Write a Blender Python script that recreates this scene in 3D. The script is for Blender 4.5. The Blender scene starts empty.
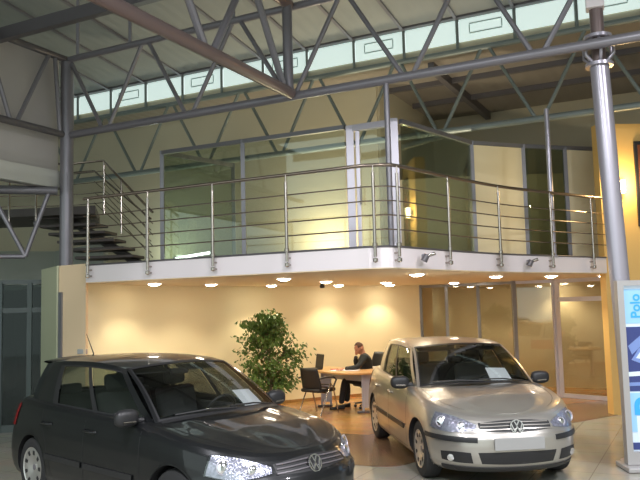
import bpy, bmesh, math, random
from mathutils import Vector, Matrix
from mathutils.bvhtree import BVHTree
from math import sin, cos, pi, radians as R, sqrt
random.seed(7)
S = bpy.context.scene
COL = S.collection

# ---------------------------------------------------------------- camera
FPX, PITCH, ROLL, CH = 740.0, R(5.25), R(1.45), 1.93
cam = bpy.data.cameras.new('camera'); camo = bpy.data.objects.new('camera', cam); COL.objects.link(camo)
cam.sensor_width = 36; cam.sensor_fit = 'HORIZONTAL'; cam.lens = FPX/640*36
cam.clip_end = 200
_r0 = Vector((1, 0, 0)); _u0 = Vector((0, -sin(PITCH), cos(PITCH))); _f = Vector((0, cos(PITCH), sin(PITCH)))
_R = cos(ROLL)*_r0 - sin(ROLL)*_u0; _U = sin(ROLL)*_r0 + cos(ROLL)*_u0
camo.matrix_world = Matrix(((_R.x, _U.x, -_f.x, 0), (_R.y, _U.y, -_f.y, 0), (_R.z, _U.z, -_f.z, CH), (0, 0, 0, 1)))
S.camera = camo
# ---------------------------------------------------------------- light
S.view_settings.view_transform = 'Standard'; S.view_settings.look = 'None'
S.view_settings.gamma = 1; S.view_settings.use_curve_mapping = False
S.view_settings.exposure = 0.5
W = bpy.data.worlds.new('sky'); S.world = W; W.use_nodes = True
_bg = W.node_tree.nodes['Background']; _bg.inputs[0].default_value = (0.72, 0.83, 0.80, 1); _bg.inputs[1].default_value = 1.05
DOWNLIGHT_W = 22.0
HALL_W = 250.0

# ---------------------------------------------------------------- frame of the building
P0 = Vector((-4.43, 12.86)); UU = Vector((.891, -.454)); VV = Vector((.454, .891))
def G(u, v, z=0.0):
    p = P0 + UU*u + VV*v
    return Vector((p.x, p.y, z))

# ---------------------------------------------------------------- materials
def mat(name, col, rough=.5, metal=0.0, spec=.5, coat=0.0, emit=None, es=0.0, noise=None, bump=None, aniso=None):
    m = bpy.data.materials.new(name); m.use_nodes = True
    nt = m.node_tree; b = nt.nodes['Principled BSDF']
    b.inputs['Base Color'].default_value = (*col, 1); b.inputs['Roughness'].default_value = rough
    b.inputs['Metallic'].default_value = metal; b.inputs['Specular IOR Level'].default_value = spec
    b.inputs['Coat Weight'].default_value = coat; b.inputs['Coat Roughness'].default_value = .04
    if emit: b.inputs['Emission Color'].default_value = (*emit, 1); b.inputs['Emission Strength'].default_value = es
    if noise:                                       # (scale, second colour)
        tc = nt.nodes.new('ShaderNodeTexCoord'); n = nt.nodes.new('ShaderNodeTexNoise'); n.inputs['Scale'].default_value = noise[0]
        n.inputs['Detail'].default_value = 4
        mx = nt.nodes.new('ShaderNodeMix'); mx.data_type = 'RGBA'
        mx.inputs[6].default_value = (*col, 1); mx.inputs[7].default_value = (*noise[1], 1)
        nt.links.new(tc.outputs['Object'], n.inputs['Vector']); nt.links.new(n.outputs['Fac'], mx.inputs[0])
        nt.links.new(mx.outputs[2], b.inputs['Base Color'])
    if bump:
        tc = nt.nodes.new('ShaderNodeTexCoord'); n = nt.nodes.new('ShaderNodeTexNoise'); n.inputs['Scale'].default_value = bump[0]
        bm_ = nt.nodes.new('ShaderNodeBump'); bm_.inputs['Strength'].default_value = bump[1]; bm_.inputs['Distance'].default_value = .01
        nt.links.new(tc.outputs['Object'], n.inputs['Vector']); nt.links.new(n.outputs['Fac'], bm_.inputs['Height'])
        nt.links.new(bm_.outputs[0], b.inputs['Normal'])
    return m
def glass(name, tint, gloss=.12, rough=.02):
    m = bpy.data.materials.new(name); m.use_nodes = True; nt = m.node_tree; nt.nodes.clear()
    o = nt.nodes.new('ShaderNodeOutputMaterial'); t = nt.nodes.new('ShaderNodeBsdfTransparent'); g = nt.nodes.new('ShaderNodeBsdfGlossy')
    t.inputs[0].default_value = (*tint, 1); g.inputs['Roughness'].default_value = rough; g.inputs[0].default_value = (.9, .95, .95, 1)
    lw = nt.nodes.new('ShaderNodeLayerWeight'); lw.inputs[0].default_value = .25
    ma = nt.nodes.new('ShaderNodeMath'); ma.operation = 'MULTIPLY_ADD'; ma.inputs[1].default_value = .6; ma.inputs[2].default_value = gloss
    mx = nt.nodes.new('ShaderNodeMixShader')
    nt.links.new(lw.outputs['Fresnel'], ma.inputs[0]); nt.links.new(ma.outputs[0], mx.inputs[0])
    nt.links.new(t.outputs[0], mx.inputs[1]); nt.links.new(g.outputs[0], mx.inputs[2]); nt.links.new(mx.outputs[0], o.inputs[0])
    return m
def tiles(name, c1, c2, mortar, size, ratio=1.0, rough=.2, rot=0.0, msize=.006, offset=0.0, noise=0.3):
    m = bpy.data.materials.new(name); m.use_nodes = True; nt = m.node_tree; b = nt.nodes['Principled BSDF']
    tc = nt.nodes.new('ShaderNodeTexCoord'); mp = nt.nodes.new('ShaderNodeMapping'); mp.inputs['Rotation'].default_value = (0, 0, rot)
    br = nt.nodes.new('ShaderNodeTexBrick'); br.offset = offset
    br.inputs['Color1'].default_value = (*c1, 1); br.inputs['Color2'].default_value = (*c2, 1); br.inputs['Mortar'].default_value = (*mortar, 1)
    br.inputs['Scale'].default_value = 1; br.inputs['Brick Width'].default_value = size; br.inputs['Row Height'].default_value = size*ratio
    br.inputs['Mortar Size'].default_value = msize
    n = nt.nodes.new('ShaderNodeTexNoise'); n.inputs['Scale'].default_value = 2.5; n.inputs['Detail'].default_value = 5
    mx = nt.nodes.new('ShaderNodeMix'); mx.data_type = 'RGBA'; mx.blend_type = 'MULTIPLY'; mx.inputs[0].default_value = noise
    nt.links.new(tc.outputs['Object'], mp.inputs[0]); nt.links.new(mp.outputs[0], br.inputs['Vector']); nt.links.new(mp.outputs[0], n.inputs['Vector'])
    nt.links.new(br.outputs['Color'], mx.inputs[6]); nt.links.new(n.outputs['Color'], mx.inputs[7]); nt.links.new(mx.outputs[2], b.inputs['Base Color'])
    b.inputs['Roughness'].default_value = rough
    return m
def ribbed(name, c1, c2, period, rough=.45, metal=.3, axis=0):
    m = bpy.data.materials.new(name); m.use_nodes = True; nt = m.node_tree; b = nt.nodes['Principled BSDF']
    tc = nt.nodes.new('ShaderNodeTexCoord'); w = nt.nodes.new('ShaderNodeTexWave'); w.bands_direction = 'XYZ'[axis]
    w.inputs['Scale'].default_value = .314/period; w.inputs['Distortion'].default_value = 0
    n = nt.nodes.new('ShaderNodeTexNoise'); n.inputs['Scale'].default_value = .8; n.inputs['Detail'].default_value = 4
    mx = nt.nodes.new('ShaderNodeMix'); mx.data_type = 'RGBA'; mx.inputs[6].default_value = (*c1, 1); mx.inputs[7].default_value = (*c2, 1)
    bp = nt.nodes.new('ShaderNodeBump'); bp.inputs['Strength'].default_value = .25; bp.inputs['Distance'].default_value = .03
    nt.links.new(tc.outputs['Object'], w.inputs['Vector']); nt.links.new(tc.outputs['Object'], n.inputs['Vector'])
    nt.links.new(n.outputs['Fac'], mx.inputs[0]); nt.links.new(mx.outputs[2], b.inputs['Base Color'])
    nt.links.new(w.outputs['Fac'], bp.inputs['Height']); nt.links.new(bp.outputs[0], b.inputs['Normal'])
    b.inputs['Roughness'].default_value = rough; b.inputs['Metallic'].default_value = metal
    return m
M = {}
M['tile'] = tiles('floor_tile', (.40, .39, .33), (.37, .36, .31), (.26, .25, .21), .6, rough=.16, rot=R(27), noise=.25)
M['brown_tile'] = tiles('brown_tile', (.27, .16, .10), (.23, .135, .085), (.13, .07, .04), .35, rough=.22, rot=R(27), noise=.5)
M['laminate'] = tiles('laminate', (.52, .27, .10), (.46, .235, .085), (.28, .15, .05), 1.2, .1, rough=.25, rot=R(27), msize=.002, offset=.5, noise=.5)
M['cream'] = mat('cream_paint', (.84, .74, .50), .7, noise=(1.5, (.80, .71, .47)))
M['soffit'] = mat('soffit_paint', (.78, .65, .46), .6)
M['white'] = mat('white_paint', (.84, .77, .79), .5)
M['cream_warm_lit'] = mat('cream_paint_warm_lit', (.84, .64, .42), .7)  # the wall's cream with nearby warm light put into the colour
M['vent'] = mat('vent_frame', (.55, .64, .62), .6)
M['frame_dark'] = mat('dark_green_frame', (.07, .09, .088), .5)
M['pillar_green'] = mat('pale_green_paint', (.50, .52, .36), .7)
M['yellow'] = mat('yellow_paint', (.78, .50, .17), .6, noise=(2, (.73, .46, .15)))
M['tan'] = mat('tan_wall', (.62, .45, .22), .7, noise=(1.2, (.56, .40, .20)))
M['beige'] = mat('beige_wall', (.46, .44, .35), .8, noise=(.5, (.56, .48, .33)))
M['grey_wall'] = mat('grey_green_wall', (.42, .44, .39), .8, noise=(.6, (.36, .39, .34)))
M['roof'] = ribbed('roof_sheet', (.32, .335, .33), (.26, .275, .27), .25, rough=.6, metal=.0)
M['roof_low'] = ribbed('roof_sheet_brown', (.30, .26, .22), (.22, .20, .17), .25, metal=.1)
M['panel'] = ribbed('wall_sandwich_panel', (.55, .52, .50), (.50, .47, .45), 1.0, rough=.6, metal=0)
M['fascia'] = mat('fascia_paint', (.60, .60, .56), .5)
M['steel'] = mat('grey_painted_steel', (.23, .22, .245), .35, .35)
M['steel_dark'] = mat('dark_painted_steel', (.13, .12, .13), .4, .3)
M['steel_brown'] = mat('thick_chord_paint', (.20, .15, .145), .35, .3)
M['steel_light'] = mat('light_painted_steel', (.42, .40, .46), .3, .5)
M['steel_green'] = mat('greenish_painted_steel', (.20, .23, .22), .45, .2)
M['chrome'] = mat('brushed_stainless', (.42, .38, .345), .25, 1)
M['rail'] = mat('handrail_bronze', (.30, .24, .20), .25, .9)
M['alu'] = mat('aluminium_frame', (.52, .50, .56), .35, .4)
M['alu_dark'] = mat('grey_frame', (.22, .22, .24), .4, .4)
M['clerestory'] = mat('frosted_pane', (.8, .9, .88), .6, emit=(.66, .80, .76), es=.50)
M['glass'] = glass('clear_glass', (.86, .90, .86), .05)
M['glass_dark'] = glass('grey_glass', (.78, .82, .74), .05)
M['glass_tan'] = glass('partition_glass', (.90, .86, .76), .06)
M['glass_black'] = glass('dark_glass', (.26, .32, .29), .02)
M['glass_smoke'] = glass('smoked_glass', (.60, .66, .58), .05)
M['dark'] = mat('dark_void', (.02, .022, .022), .8)
M['stair'] = mat('dark_tread', (.075, .06, .055), .5)
M['bulb'] = mat('lamp_disc', (1, 1, 1), .5, emit=(1, .88, .68), es=40)
M['tube'] = mat('tube_light', (1, 1, 1), .5, emit=(.9, .95, 1), es=6)
M['black'] = mat('black_plastic', (.018, .018, .020), .45)
M['rubber'] = mat('tyre_rubber', (.022, .022, .024), .75)
M['silver'] = mat('silver_paint', (.50, .475, .44), .30, .75, coat=.8)
M['graphite'] = mat('graphite_paint', (.010, .011, .0125), .35, .3, spec=.3, coat=.6)
M['lens'] = glass('headlight_cover', (.93, .95, .98), .10)
M['lamp_chrome'] = mat('lamp_reflector', (.90, .90, .94), .12, 1)
M['lamp_bowl'] = mat('lamp_bowl', (.13, .13, .16), .2, .6, noise=(42, (.72, .70, .80)), bump=(40, .6))
M['carglass'] = glass('car_glass', (.50, .56, .52), .10)
M['windshield'] = glass('windscreen_glass', (.66, .70, .68), .06)
M['seat'] = mat('seat_cloth', (.045, .045, .048), .9)
M['paper'] = mat('white_paper', (.85, .84, .90), .6)
M['plate'] = mat('blank_plate', (.36, .36, .36), .4, .2)
M['red'] = mat('red_lens', (.40, .015, .015), .2)
M['hubcap'] = mat('hub_cap_silver', (.55, .54, .52), .3, .7)
M['leaf'] = mat('ficus_leaf', (.055, .13, .022), .45, noise=(9, (.13, .21, .04)))
M['bark'] = mat('bark', (.16, .10, .06), .8)
M['terracotta'] = mat('terracotta', (.42, .13, .07), .6)
M['soil'] = mat('soil', (.05, .03, .02), .9)
M['desk'] = mat('desk_wood', (.62, .36, .15), .35, noise=(6, (.55, .31, .12)))
M['skin'] = mat('skin', (.52, .24, .16), .55)
M['hair'] = mat('short_brown_hair', (.10, .045, .03), .8)
M['jacket'] = mat('black_jacket', (.018, .022, .025), .8)
M['trousers'] = mat('dark_trousers', (.020, .021, .026), .8)
M['cup'] = mat('white_porcelain', (.8, .8, .78), .25)
M['sign_light'] = mat('sign_pale_blue', (.24, .44, .64), .3, emit=(.36, .66, .92), es=.22)
M['sign_white'] = mat('sign_white', (.52, .62, .72), .3, emit=(.72, .84, .97), es=.22)
M['sign_navy'] = mat('sign_navy', (.035, .05, .17), .3, emit=(.05, .07, .22), es=.15)
M['sign_mid'] = mat('sign_mid_blue', (.16, .24, .50), .3, emit=(.18, .26, .52), es=.15)
M['sign_text'] = mat('sign_blue_letter', (.04, .32, .68), .3, emit=(.05, .36, .75), es=.2)
M['sign_orange'] = mat('sign_orange', (.8, .4, .1), .3, emit=(.8, .4, .1), es=.4)
M['sign_frame'] = mat('sign_frame', (.45, .44, .44), .4, .4)
M['sconce'] = mat('sconce_glow', (1, .9, .7), .5, emit=(1, .80, .45), es=9)
M['picture'] = mat('picture_dark', (.10, .035, .02), .3, noise=(5, (.25, .08, .03)))

# ---------------------------------------------------------------- mesh helpers
class MB:
    def __init__(s): s.v = []; s.f = []
    def add(s, vs, fs):
        n = len(s.v); s.v += [tuple(v) for v in vs]; s.f += [tuple(i+n for i in f) for f in fs]; return s
    def box(s, c, d, ax=None, bev=0):
        """box: centre c, full sizes d, ax = 3x3 matrix of axes"""
        ax = ax or Matrix.Identity(3); c = Vector(c); hx, hy, hz = (k/2 for k in d)
        if bev <= 0:
            vs = [c + ax @ Vector((x*hx, y*hy, z*hz)) for x in (-1, 1) for y in (-1, 1) for z in (-1, 1)]
            return s.add(vs, [(0, 1, 3, 2), (4, 6, 7, 5), (0, 4, 5, 1), (2, 3, 7, 6), (0, 2, 6, 4), (1, 5, 7, 3)])
        bm = bmesh.new(); bmesh.ops.create_cube(bm, size=1)
        for v in bm.verts: v.co = Vector((v.co.x*d[0], v.co.y*d[1], v.co.z*d[2]))
        bmesh.ops.bevel(bm, geom=bm.edges[:], offset=bev, segments=2, affect='EDGES', profile=.5)
        vs = [c + ax @ v.co for v in bm.verts]; bm.verts.index_update(); fs = [[v.index for v in f.verts] for f in bm.faces]; bm.free()
        return s.add(vs, fs)
    def tube(s, pts, r, n=10, cap=True, closed=False):
        pts = [Vector(p) for p in pts]; k = len(pts); rs = r if isinstance(r, (list, tuple)) else [r]*k
        vs = []; prev = None
        for i, p in enumerate(pts):
            if closed: t = pts[(i+1) % k] - pts[i-1]
            else: t = pts[min(i+1, k-1)] - pts[max(i-1, 0)]
            t.normalize()
            if prev is None: a = t.orthogonal().normalized()
            else: a = (prev - t*prev.dot(t)).normalized()
            prev = a; b = t.cross(a)
            vs += [p + (a*cos(2*pi*j/n) + b*sin(2*pi*j/n))*rs[i] for j in range(n)]
        fs = []
        for i in range(k if closed else k-1):
            i2 = (i+1) % k
            fs += [(i*n+j, i*n+(j+1) % n, i2*n+(j+1) % n, i2*n+j) for j in range(n)]
        if cap and not closed: fs += [tuple(range(n))[::-1], tuple((k-1)*n+j for j in range(n))]
        return s.add(vs, fs)
    def lathe(s, prof, n=32, mtx=None, caps=False):
        """prof: (r, z) list about local z"""
        mtx = mtx or Matrix.Identity(4); vs = []; k = len(prof)
        for r, z in prof: vs += [mtx @ Vector((r*cos(2*pi*j/n), r*sin(2*pi*j/n), z)) for j in range(n)]
        fs = [(i*n+j, i*n+(j+1) % n, (i+1)*n+(j+1) % n, (i+1)*n+j) for i in range(k-1) for j in range(n)]
        if caps: fs += [tuple(range(n))[::-1], tuple((k-1)*n+j for j in range(n))]
        return s.add(vs, fs)
    def prism(s, poly, z0, z1, mtx=None):
        mtx = mtx or Matrix.Identity(4); n = len(poly)
        vs = [mtx @ Vector((x, y, z0)) for x, y in poly] + [mtx @ Vector((x, y, z1)) for x, y in poly]
        fs = [tuple(range(n))[::-1], tuple(range(n, 2*n))] + [(i, (i+1) % n, n+(i+1) % n, n+i) for i in range(n)]
        return s.add(vs, fs)
    def grid(s, rows):
        m = len(rows[0]); vs = [p for r in rows for p in r]
        return s.add(vs, [(i*m+j, i*m+j+1, (i+1)*m+j+1, (i+1)*m+j) for i in range(len(rows)-1) for j in range(m-1)])
    def sphere(s, c, r, sc=(1, 1, 1), n=16):
        c = Vector(c); k = n//2
        rows = [[c + Vector((r*sc[0]*sin(pi*i/k)*cos(2*pi*j/n), r*sc[1]*sin(pi*i/k)*sin(2*pi*j/n), r*sc[2]*cos(pi*i/k))) for j in range(n+1)] for i in range(k+1)]
        return s.grid(rows)
    def bar(s, a, b, w, h, up=(0, 0, 1)):
        a = Vector(a); b = Vector(b); d = b-a; L = d.length; d.normalize(); up = Vector(up)
        sd = d.cross(up).normalized(); u2 = sd.cross(d)
        return s.box((a+b)/2, (L, w, h), Matrix((d, sd, u2)).transposed())
    def build(s, name, m, parent=None, smooth=None, merge=0.0, solid=0.0, origin=None):
        me = bpy.data.meshes.new(name)
        o = bpy.data.objects.new(name, me); COL.objects.link(o)
        off = Vector(origin) if origin is not None else Vector((0, 0, 0))
        me.from_pydata([tuple(Vector(v)-off) for v in s.v], [], s.f)
        bm = bmesh.new(); bm.from_mesh(me)
        if merge: bmesh.ops.remove_doubles(bm, verts=bm.verts[:], dist=merge)
        bmesh.ops.recalc_face_normals(bm, faces=bm.faces[:]); bm.to_mesh(me); bm.free()
        me.materials.append(m if not isinstance(m, str) else M[m])
        if smooth is not None:
            me.polygons.foreach_set('use_smooth', [True]*len(me.polygons))
            me.set_sharp_from_angle(angle=R(smooth))
        if solid:
            md = o.modifiers.new('thickness', 'SOLIDIFY'); md.thickness = solid; md.offset = -1
        if parent is not None: o.parent = parent; 
        if origin is not None: o.location = off
        return o
def tag(o, label, cat, group=None):
    o['label'] = label; o['category'] = cat
    if group: o['group'] = group
    return o
def struct(o, label=None, cat=None):
    o['kind'] = 'structure'
    if label: o['label'] = label
    if cat: o['category'] = cat
    return o
def empty(name, loc=(0, 0, 0), rz=0.0, label=None, cat=None, group=None):
    o = bpy.data.objects.new(name, None); COL.objects.link(o); o.location = loc; o.rotation_euler = (0, 0, rz); o.empty_display_size = .2
    if label: tag(o, label, cat, group)
    return o
def kids(o): return [c for c in bpy.data.objects if c.parent == o]
def copy_tree(o, parent=None):
    c = o.copy(); COL.objects.link(c); c.parent = parent
    for ch in kids(o): copy_tree(ch, c)
    return c
def lerp(a, b, t): return a + (b-a)*t
def interp(xs, ys, x):
    """smooth (monotone-ish) interpolation, xs ascending"""
    if x <= xs[0]: return ys[0]
    if x >= xs[-1]: return ys[-1]
    for i in range(len(xs)-1):
        if x <= xs[i+1]: break
    def sl(k):
        if k == 0: return (ys[1]-ys[0])/(xs[1]-xs[0])
        if k == len(xs)-1: return (ys[-1]-ys[-2])/(xs[-1]-xs[-2])
        return (ys[k+1]-ys[k-1])/(xs[k+1]-xs[k-1])
    h = xs[i+1]-xs[i]; t = (x-xs[i])/h; m0 = sl(i)*h; m1 = sl(i+1)*h
    return (2*t**3-3*t*t+1)*ys[i] + (t**3-2*t*t+t)*m0 + (-2*t**3+3*t*t)*ys[i+1] + (t**3-t*t)*m1
def spline(pts, n):
    """catmull-rom through tuples, n samples per span"""
    k = len(pts); xs = list(range(k)); dim = len(pts[0]); out = []
    for i in range((k-1)*n+1):
        t = i/n; out.append(tuple(interp(xs, [p[d] for p in pts], t) for d in range(dim)))
    return out

# ================================================================ STRUCTURE
ZS0, ZS1 = 2.41, 2.66            # mezzanine slab underside / top
ZB, ZT = 5.08, 6.45              # bottom / top chords of the near truss
# slab edge in plan
front_uv = [(1.45, -1.0), (2.6, -1.0), (3.8, -1.0), (5.1, -1.0), (6.15, -1.0)]
curve_uv = spline([(6.15, -1.0), (6.42, -.84), (6.60, -.2), (6.80, .6), (7.18, 1.75), (7.72, 2.85), (8.39, 4.12)], 6)
edge = [G(u, v).xy for u, v in front_uv] + [G(u, v).xy for u, v in curve_uv[1:]]
wall_pts = spline([(-3.66, 11.45), (-3.25, 12.6), (-2.3, 14.0), (-1.0, 15.25), (.45, 16.05), (2.3, 17.2)], 6)
store_pts = [(2.3, 17.2), (4.05, 15.65), (4.78, 15.3), (5.62, 14.35)]
def area_wall(name, pts, z0, z1, th, m, label=None):
    """vertical wall following pts, thickness away from the viewer"""
    b = MB(); n = len(pts); P = [Vector(p) for p in pts]; nr = []
    for i in range(n):
        t = (P[min(i+1, n-1)]-P[max(i-1, 0)]).normalized(); q = Vector((-t.y, t.x)); nr.append(q)
    rows = [[(p.x, p.y, z0) for p in P], [(p.x, p.y, z1) for p in P], [(*(p+q*th), z1) for p, q in zip(P, nr)], [(*(p+q*th), z0) for p, q in zip(P, nr)], [(p.x, p.y, z0) for p in P]]
    b.grid(rows); b.add([r[0] for r in rows[:4]], [(0, 1, 2, 3)]); b.add([r[-1] for r in rows[:4]], [(0, 1, 2, 3)])
    return struct(b.build(name, m, smooth=25, merge=1e-4), label)
# floors
b = MB(); b.box(G(3, -1, -.06), (44, 40, .12), Matrix.Rotation(R(-27), 3, 'Z')); struct(b.build('floor', 'tile'))
def poly_slab(name, poly, z0, z1, m): return struct(MB().prism([tuple(p) for p in poly], z0, z1).build(name, m))
foot = [tuple(p) for p in edge]
inner = [tuple(G(u, v).xy) for u, v in [(-.2, 1.0), (5.2, 1.0), (5.7, 2.2), (6.2, 3.4), (6.9, 4.6), (7.9, 5.9)]]
poly_slab('floor_tile_border', foot + [(5.9, 13.4), (5.85, 14.6)] + [inner[-1]] + inner[::-1][1:] + [(-3.7, 11.5)], 0.0, .006, 'brown_tile')
poly_slab('floor_laminate', inner + [(9, 15.2), (9, 21), (-2, 21), (-4.5, 15)], 0.0, .0065, 'laminate')
# slab
slab_poly = [tuple(p) for p in edge] + [(5.0, 13.0), (7.2, 14.2), (8.2, 19.5), (1.5, 19.5), (-6.6, 17.6), (-4.9, 13.8), (-4.0, 12.3)]
bm_ = MB().prism(slab_poly, ZS0, ZS1); o = bm_.build('floor_mezzanine', 'white'); struct(o)
sp = [tuple(p) for p in edge]
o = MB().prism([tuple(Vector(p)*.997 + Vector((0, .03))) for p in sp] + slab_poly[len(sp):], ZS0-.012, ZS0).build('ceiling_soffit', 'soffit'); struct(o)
# dark slab topping edge
b = MB(); b.tube([(p[0], p[1], ZS1+.012) for p in edge], .014, 6); struct(b.build('trim_slab_edge', 'steel_dark'))
# curved cream wall and pillar
area_wall('wall_back', wall_pts, 0, ZS0, .15, 'cream')
b = MB().prism([(-3.60, 11.33), (-3.62, 11.5), (-3.9, 12.6), (-4.72, 12.62), (-4.14, 11.70)], 0, 2.70); o = b.build('wall_pillar_end', 'cream_warm_lit'); struct(o)
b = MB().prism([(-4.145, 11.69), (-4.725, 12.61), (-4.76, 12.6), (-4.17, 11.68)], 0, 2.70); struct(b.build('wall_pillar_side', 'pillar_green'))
b = MB().box((-4.10, 11.655, 1.14), (.075, .03, 2.28), Matrix.Rotation(R(-35), 3, 'Z')); struct(b.build('trim_1', 'alu_dark'))
# baseboard on the curved wall
area_wall('baseboard_back', [(p[0]+.012, p[1]-.02) for p in wall_pts], 0, .07, .02, 'laminate')
# hall shell
def vwall(name, u0, v0, u1, v1, z0, z1, th, m):
    a, c = G(u0, v0), G(u1, v1); b = MB(); b.bar((a.x, a.y, (z0+z1)/2), (c.x, c.y, (z0+z1)/2), th, z1-z0); return struct(b.build(name, m))
vwall('wall_rear_left', -14, 4.6, 4.05, 4.6, 2.6, 6.62, .1, 'beige')
vwall('wall_rear_return', 4.05, 4.6, 4.05, 8.2, 2.6, 6.62, .1, 'beige')
vwall('wall_rear_right', 3.9, 8.2, 20, 8.2, 0, 7.0, .15, 'beige')
vwall('wall_right', 17, 8.2, 17, -18, 0, 10.3, .2, 'grey_wall')
vwall('wall_left', -14, 4.6, -14, -18, 0, 10.3, .2, 'grey_wall')
# roofs
def roof(name, u0, u1, v0, z0, v1, z1, m):
    b = MB(); L = u1-u0; a = G((u0+u1)/2, (v0+v1)/2); dz = z1-z0; dv = v1-v0; ln = sqrt(dz*dz+dv*dv)
    ax = Matrix((Vector((UU.x, UU.y, 0)), Vector((VV.x*dv/ln, VV.y*dv/ln, dz/ln)), Vector((-VV.x*dz/ln, -VV.y*dz/ln, dv/ln)))).transposed()
    b.box((0, 0, .04), (L, ln, .08)); o = b.build(name, m); mw = ax.to_4x4(); mw.translation = Vector((a.x, a.y, (z0+z1)/2)); o.matrix_world = mw; return struct(o)
roof('ceiling', -14, 17, 3.7, 7.26, -19, 10.2, 'roof')
roof('ceiling_rear', -14, 17, 8.3, 6.62, 3.6, 6.62, 'roof_low')
# wall panel above the left gallery
vwall('wall_panel_left', -.32, .05, -.32, -7, 4.15, 6.62, .12, 'panel')
vwall('trim_fascia', -.22, .12, -.22, -7, 4.15, 4.45, .16, 'fascia')
# rafters under the upper roof between near truss and clerestory, and in front
b = empty('roof_purlins', G(3, 0, 6.4)); struct(b)
def rel(o, par): o.parent = par; o.matrix_parent_inverse = par.matrix_world.inverted(); return o
bpy.context.view_layer.update()
us = [-5.45+1.05*k for k in range(18)]
for uu in us:
    rel(MB().bar(G(uu, -12, 9.22), G(uu, 3.55, 7.21), .06, .10).build('rafter', 'steel'), b)
rel(MB().bar(G(-14, 3.5, 7.20), G(17, 3.5, 7.20), .08, .06).build('eaves_beam', 'steel_dark'), b)
for vv in (-1.45, -4.6, -7.6):
    rel(MB().bar(G(-.3, vv, 6.43), G(17, vv, 6.43), .12, .2).build('purlin', 'steel_dark'), b)
rel(MB().bar(G(-14, 5.0, 6.5), G(17, 5.0, 6.5), .1, .12).build('purlin', 'steel_dark'), b)
rel(MB().bar(G(4.2, 6.4, 6.5), G(17, 6.4, 6.5), .1, .14).build('purlin', 'steel_dark'), b)
for uu in (5.5, 9.5, 13.5): rel(MB().bar(G(uu, 3.8, 6.48), G(uu, 8.1, 6.48), .12, .22).build('rafter', 'steel_dark'), b)
for uu in (.25, 1.45, 3.55, 5.6, 7.7, 9.6): rel(MB().bar(G(uu, 0, 6.48), G(uu, 0, 7.72), .05, .05, up=(0, 1, 0)).build('hanger', 'steel'), b)
# clerestory
u_post = us
cl = struct(empty('window_1', G(3, 3.6, 6.6))); bpy.context.view_layer.update()
for i in range(len(u_post)-1):
    a, c = G(u_post[i]+.03, 3.62, 6.97), G(u_post[i+1]-.03, 3.62, 6.97)
    rel(MB().bar(a, c, .02, .42).build('pane', 'clerestory'), cl)
    if i % 2 == 1:
        f_ = MB(); m1, m2 = a.lerp(c, .2), a.lerp(c, .8); nrm = Vector((VV.x, VV.y, 0))*.02
        for z_ in (6.89, 7.07): f_.bar(Vector((m1.x, m1.y, z_))-nrm, Vector((m2.x, m2.y, z_))-nrm, .02, .02)
        for q in (m1, m2): f_.bar(Vector((q.x, q.y, 6.91))-nrm, Vector((q.x, q.y, 7.05))-nrm, .02, .02, up=(0, 1, 0))
        rel(f_.build('vent_frame', 'vent'), cl)
for uu in u_post: rel(MB().bar(G(uu, 3.58, 6.58), G(uu, 3.58, 7.2), .05, .05, up=(0, 1, 0)).build('mullion', 'steel_green'), cl)
rel(MB().bar(G(-14, 3.68, 6.67), G(17, 3.68, 6.67), .06, .19).build('sill', 'beige'), cl)

# ---------------------------------------------------------------- trusses
def truss(name, start, end, bots, tops, rb, rt, rd, m, label, zb, zt, posts=(), md=None):
    """start,end (u,v); bots/tops: distances of nodes along it"""
    a = Vector(start); c = Vector(end); L = (c-a).length; d = (c-a)/L
    t = empty(name, G(*a, zb), 0, label, 'roof truss'); bpy.context.view_layer.update()
    P = lambda s, z: G(*(a+d*s), z)
    rel(MB().tube([P(0, zb), P(L, zb)], rb, 12).build('bottom_chord', m, smooth=40), t)
    rel(MB().tube([P(0, zt), P(L, zt)], rt, 12).build('top_chord', m, smooth=40), t)
    nodes = sorted([(s, 0) for s in bots] + [(s, 1) for s in tops])
    for (s0, k0), (s1, k1) in zip(nodes[:-1], nodes[1:]):
        if k0 == k1: continue
        e = .06
        s0_, s1_ = (s0+e, s1-e)
        rel(MB().tube([P(s0_, zt if k0 else zb), P(s1_, zt if k1 else zb)], rd, 8).build('diagonal', md or m, smooth=40), t)
    for s in posts: rel(MB().tube([P(s, zb), P(s, zt)], rd*1.5, 10).build('upright', md or m, smooth=40), t)
    return t
bA = [.9, 2.67, 4.55, 6.4, 8.15, 9.9, 11.7]; tA = [0, 1.78, 3.6, 5.45, 7.3, 9.1, 10.9]
truss('steel_truss', (0, 0), (12.5, 0), bA, tA, .065, .06, .036, 'steel', 'long grey tube truss spanning from left column across to right column', ZB, ZT)
truss('steel_truss', (-7, 3.6), (13, 3.6), [7-3.48, 7-1.5, 7+.4, 7+2.26, 7+4.0, 7+5.7, 7+7.5, 7+9.3, 7+11.1], [7-4.4, 7-2.5, 7-.55, 7+1.35, 7+3.15, 7+4.9, 7+6.6, 7+8.4, 7+10.2],
      .06, .055, .034, 'steel_green', 'rear greenish grey truss just below the bright clerestory strip', 5.12, 6.58)
truss('steel_truss', (4.6, -.1), (4.6, -9), [.12, 2.05, 4.0, 5.9, 7.8], [1.1, 3.05, 5.0, 6.9], .085, .08, .05, 'steel_brown', 'near truss with thick reddish brown lower chord running up out of view', 5.10, ZT, posts=(.06,), md='steel')
truss('steel_truss', (0, 0), (0, -7.5), [.1, 1.15, 2.5, 3.8, 5.2], [.35, 1.8, 3.2, 4.5], .06, .06, .04, 'steel_dark', 'dark truss on the pale cladding running left from the left column', ZB, 6.45, md='steel')
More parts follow.
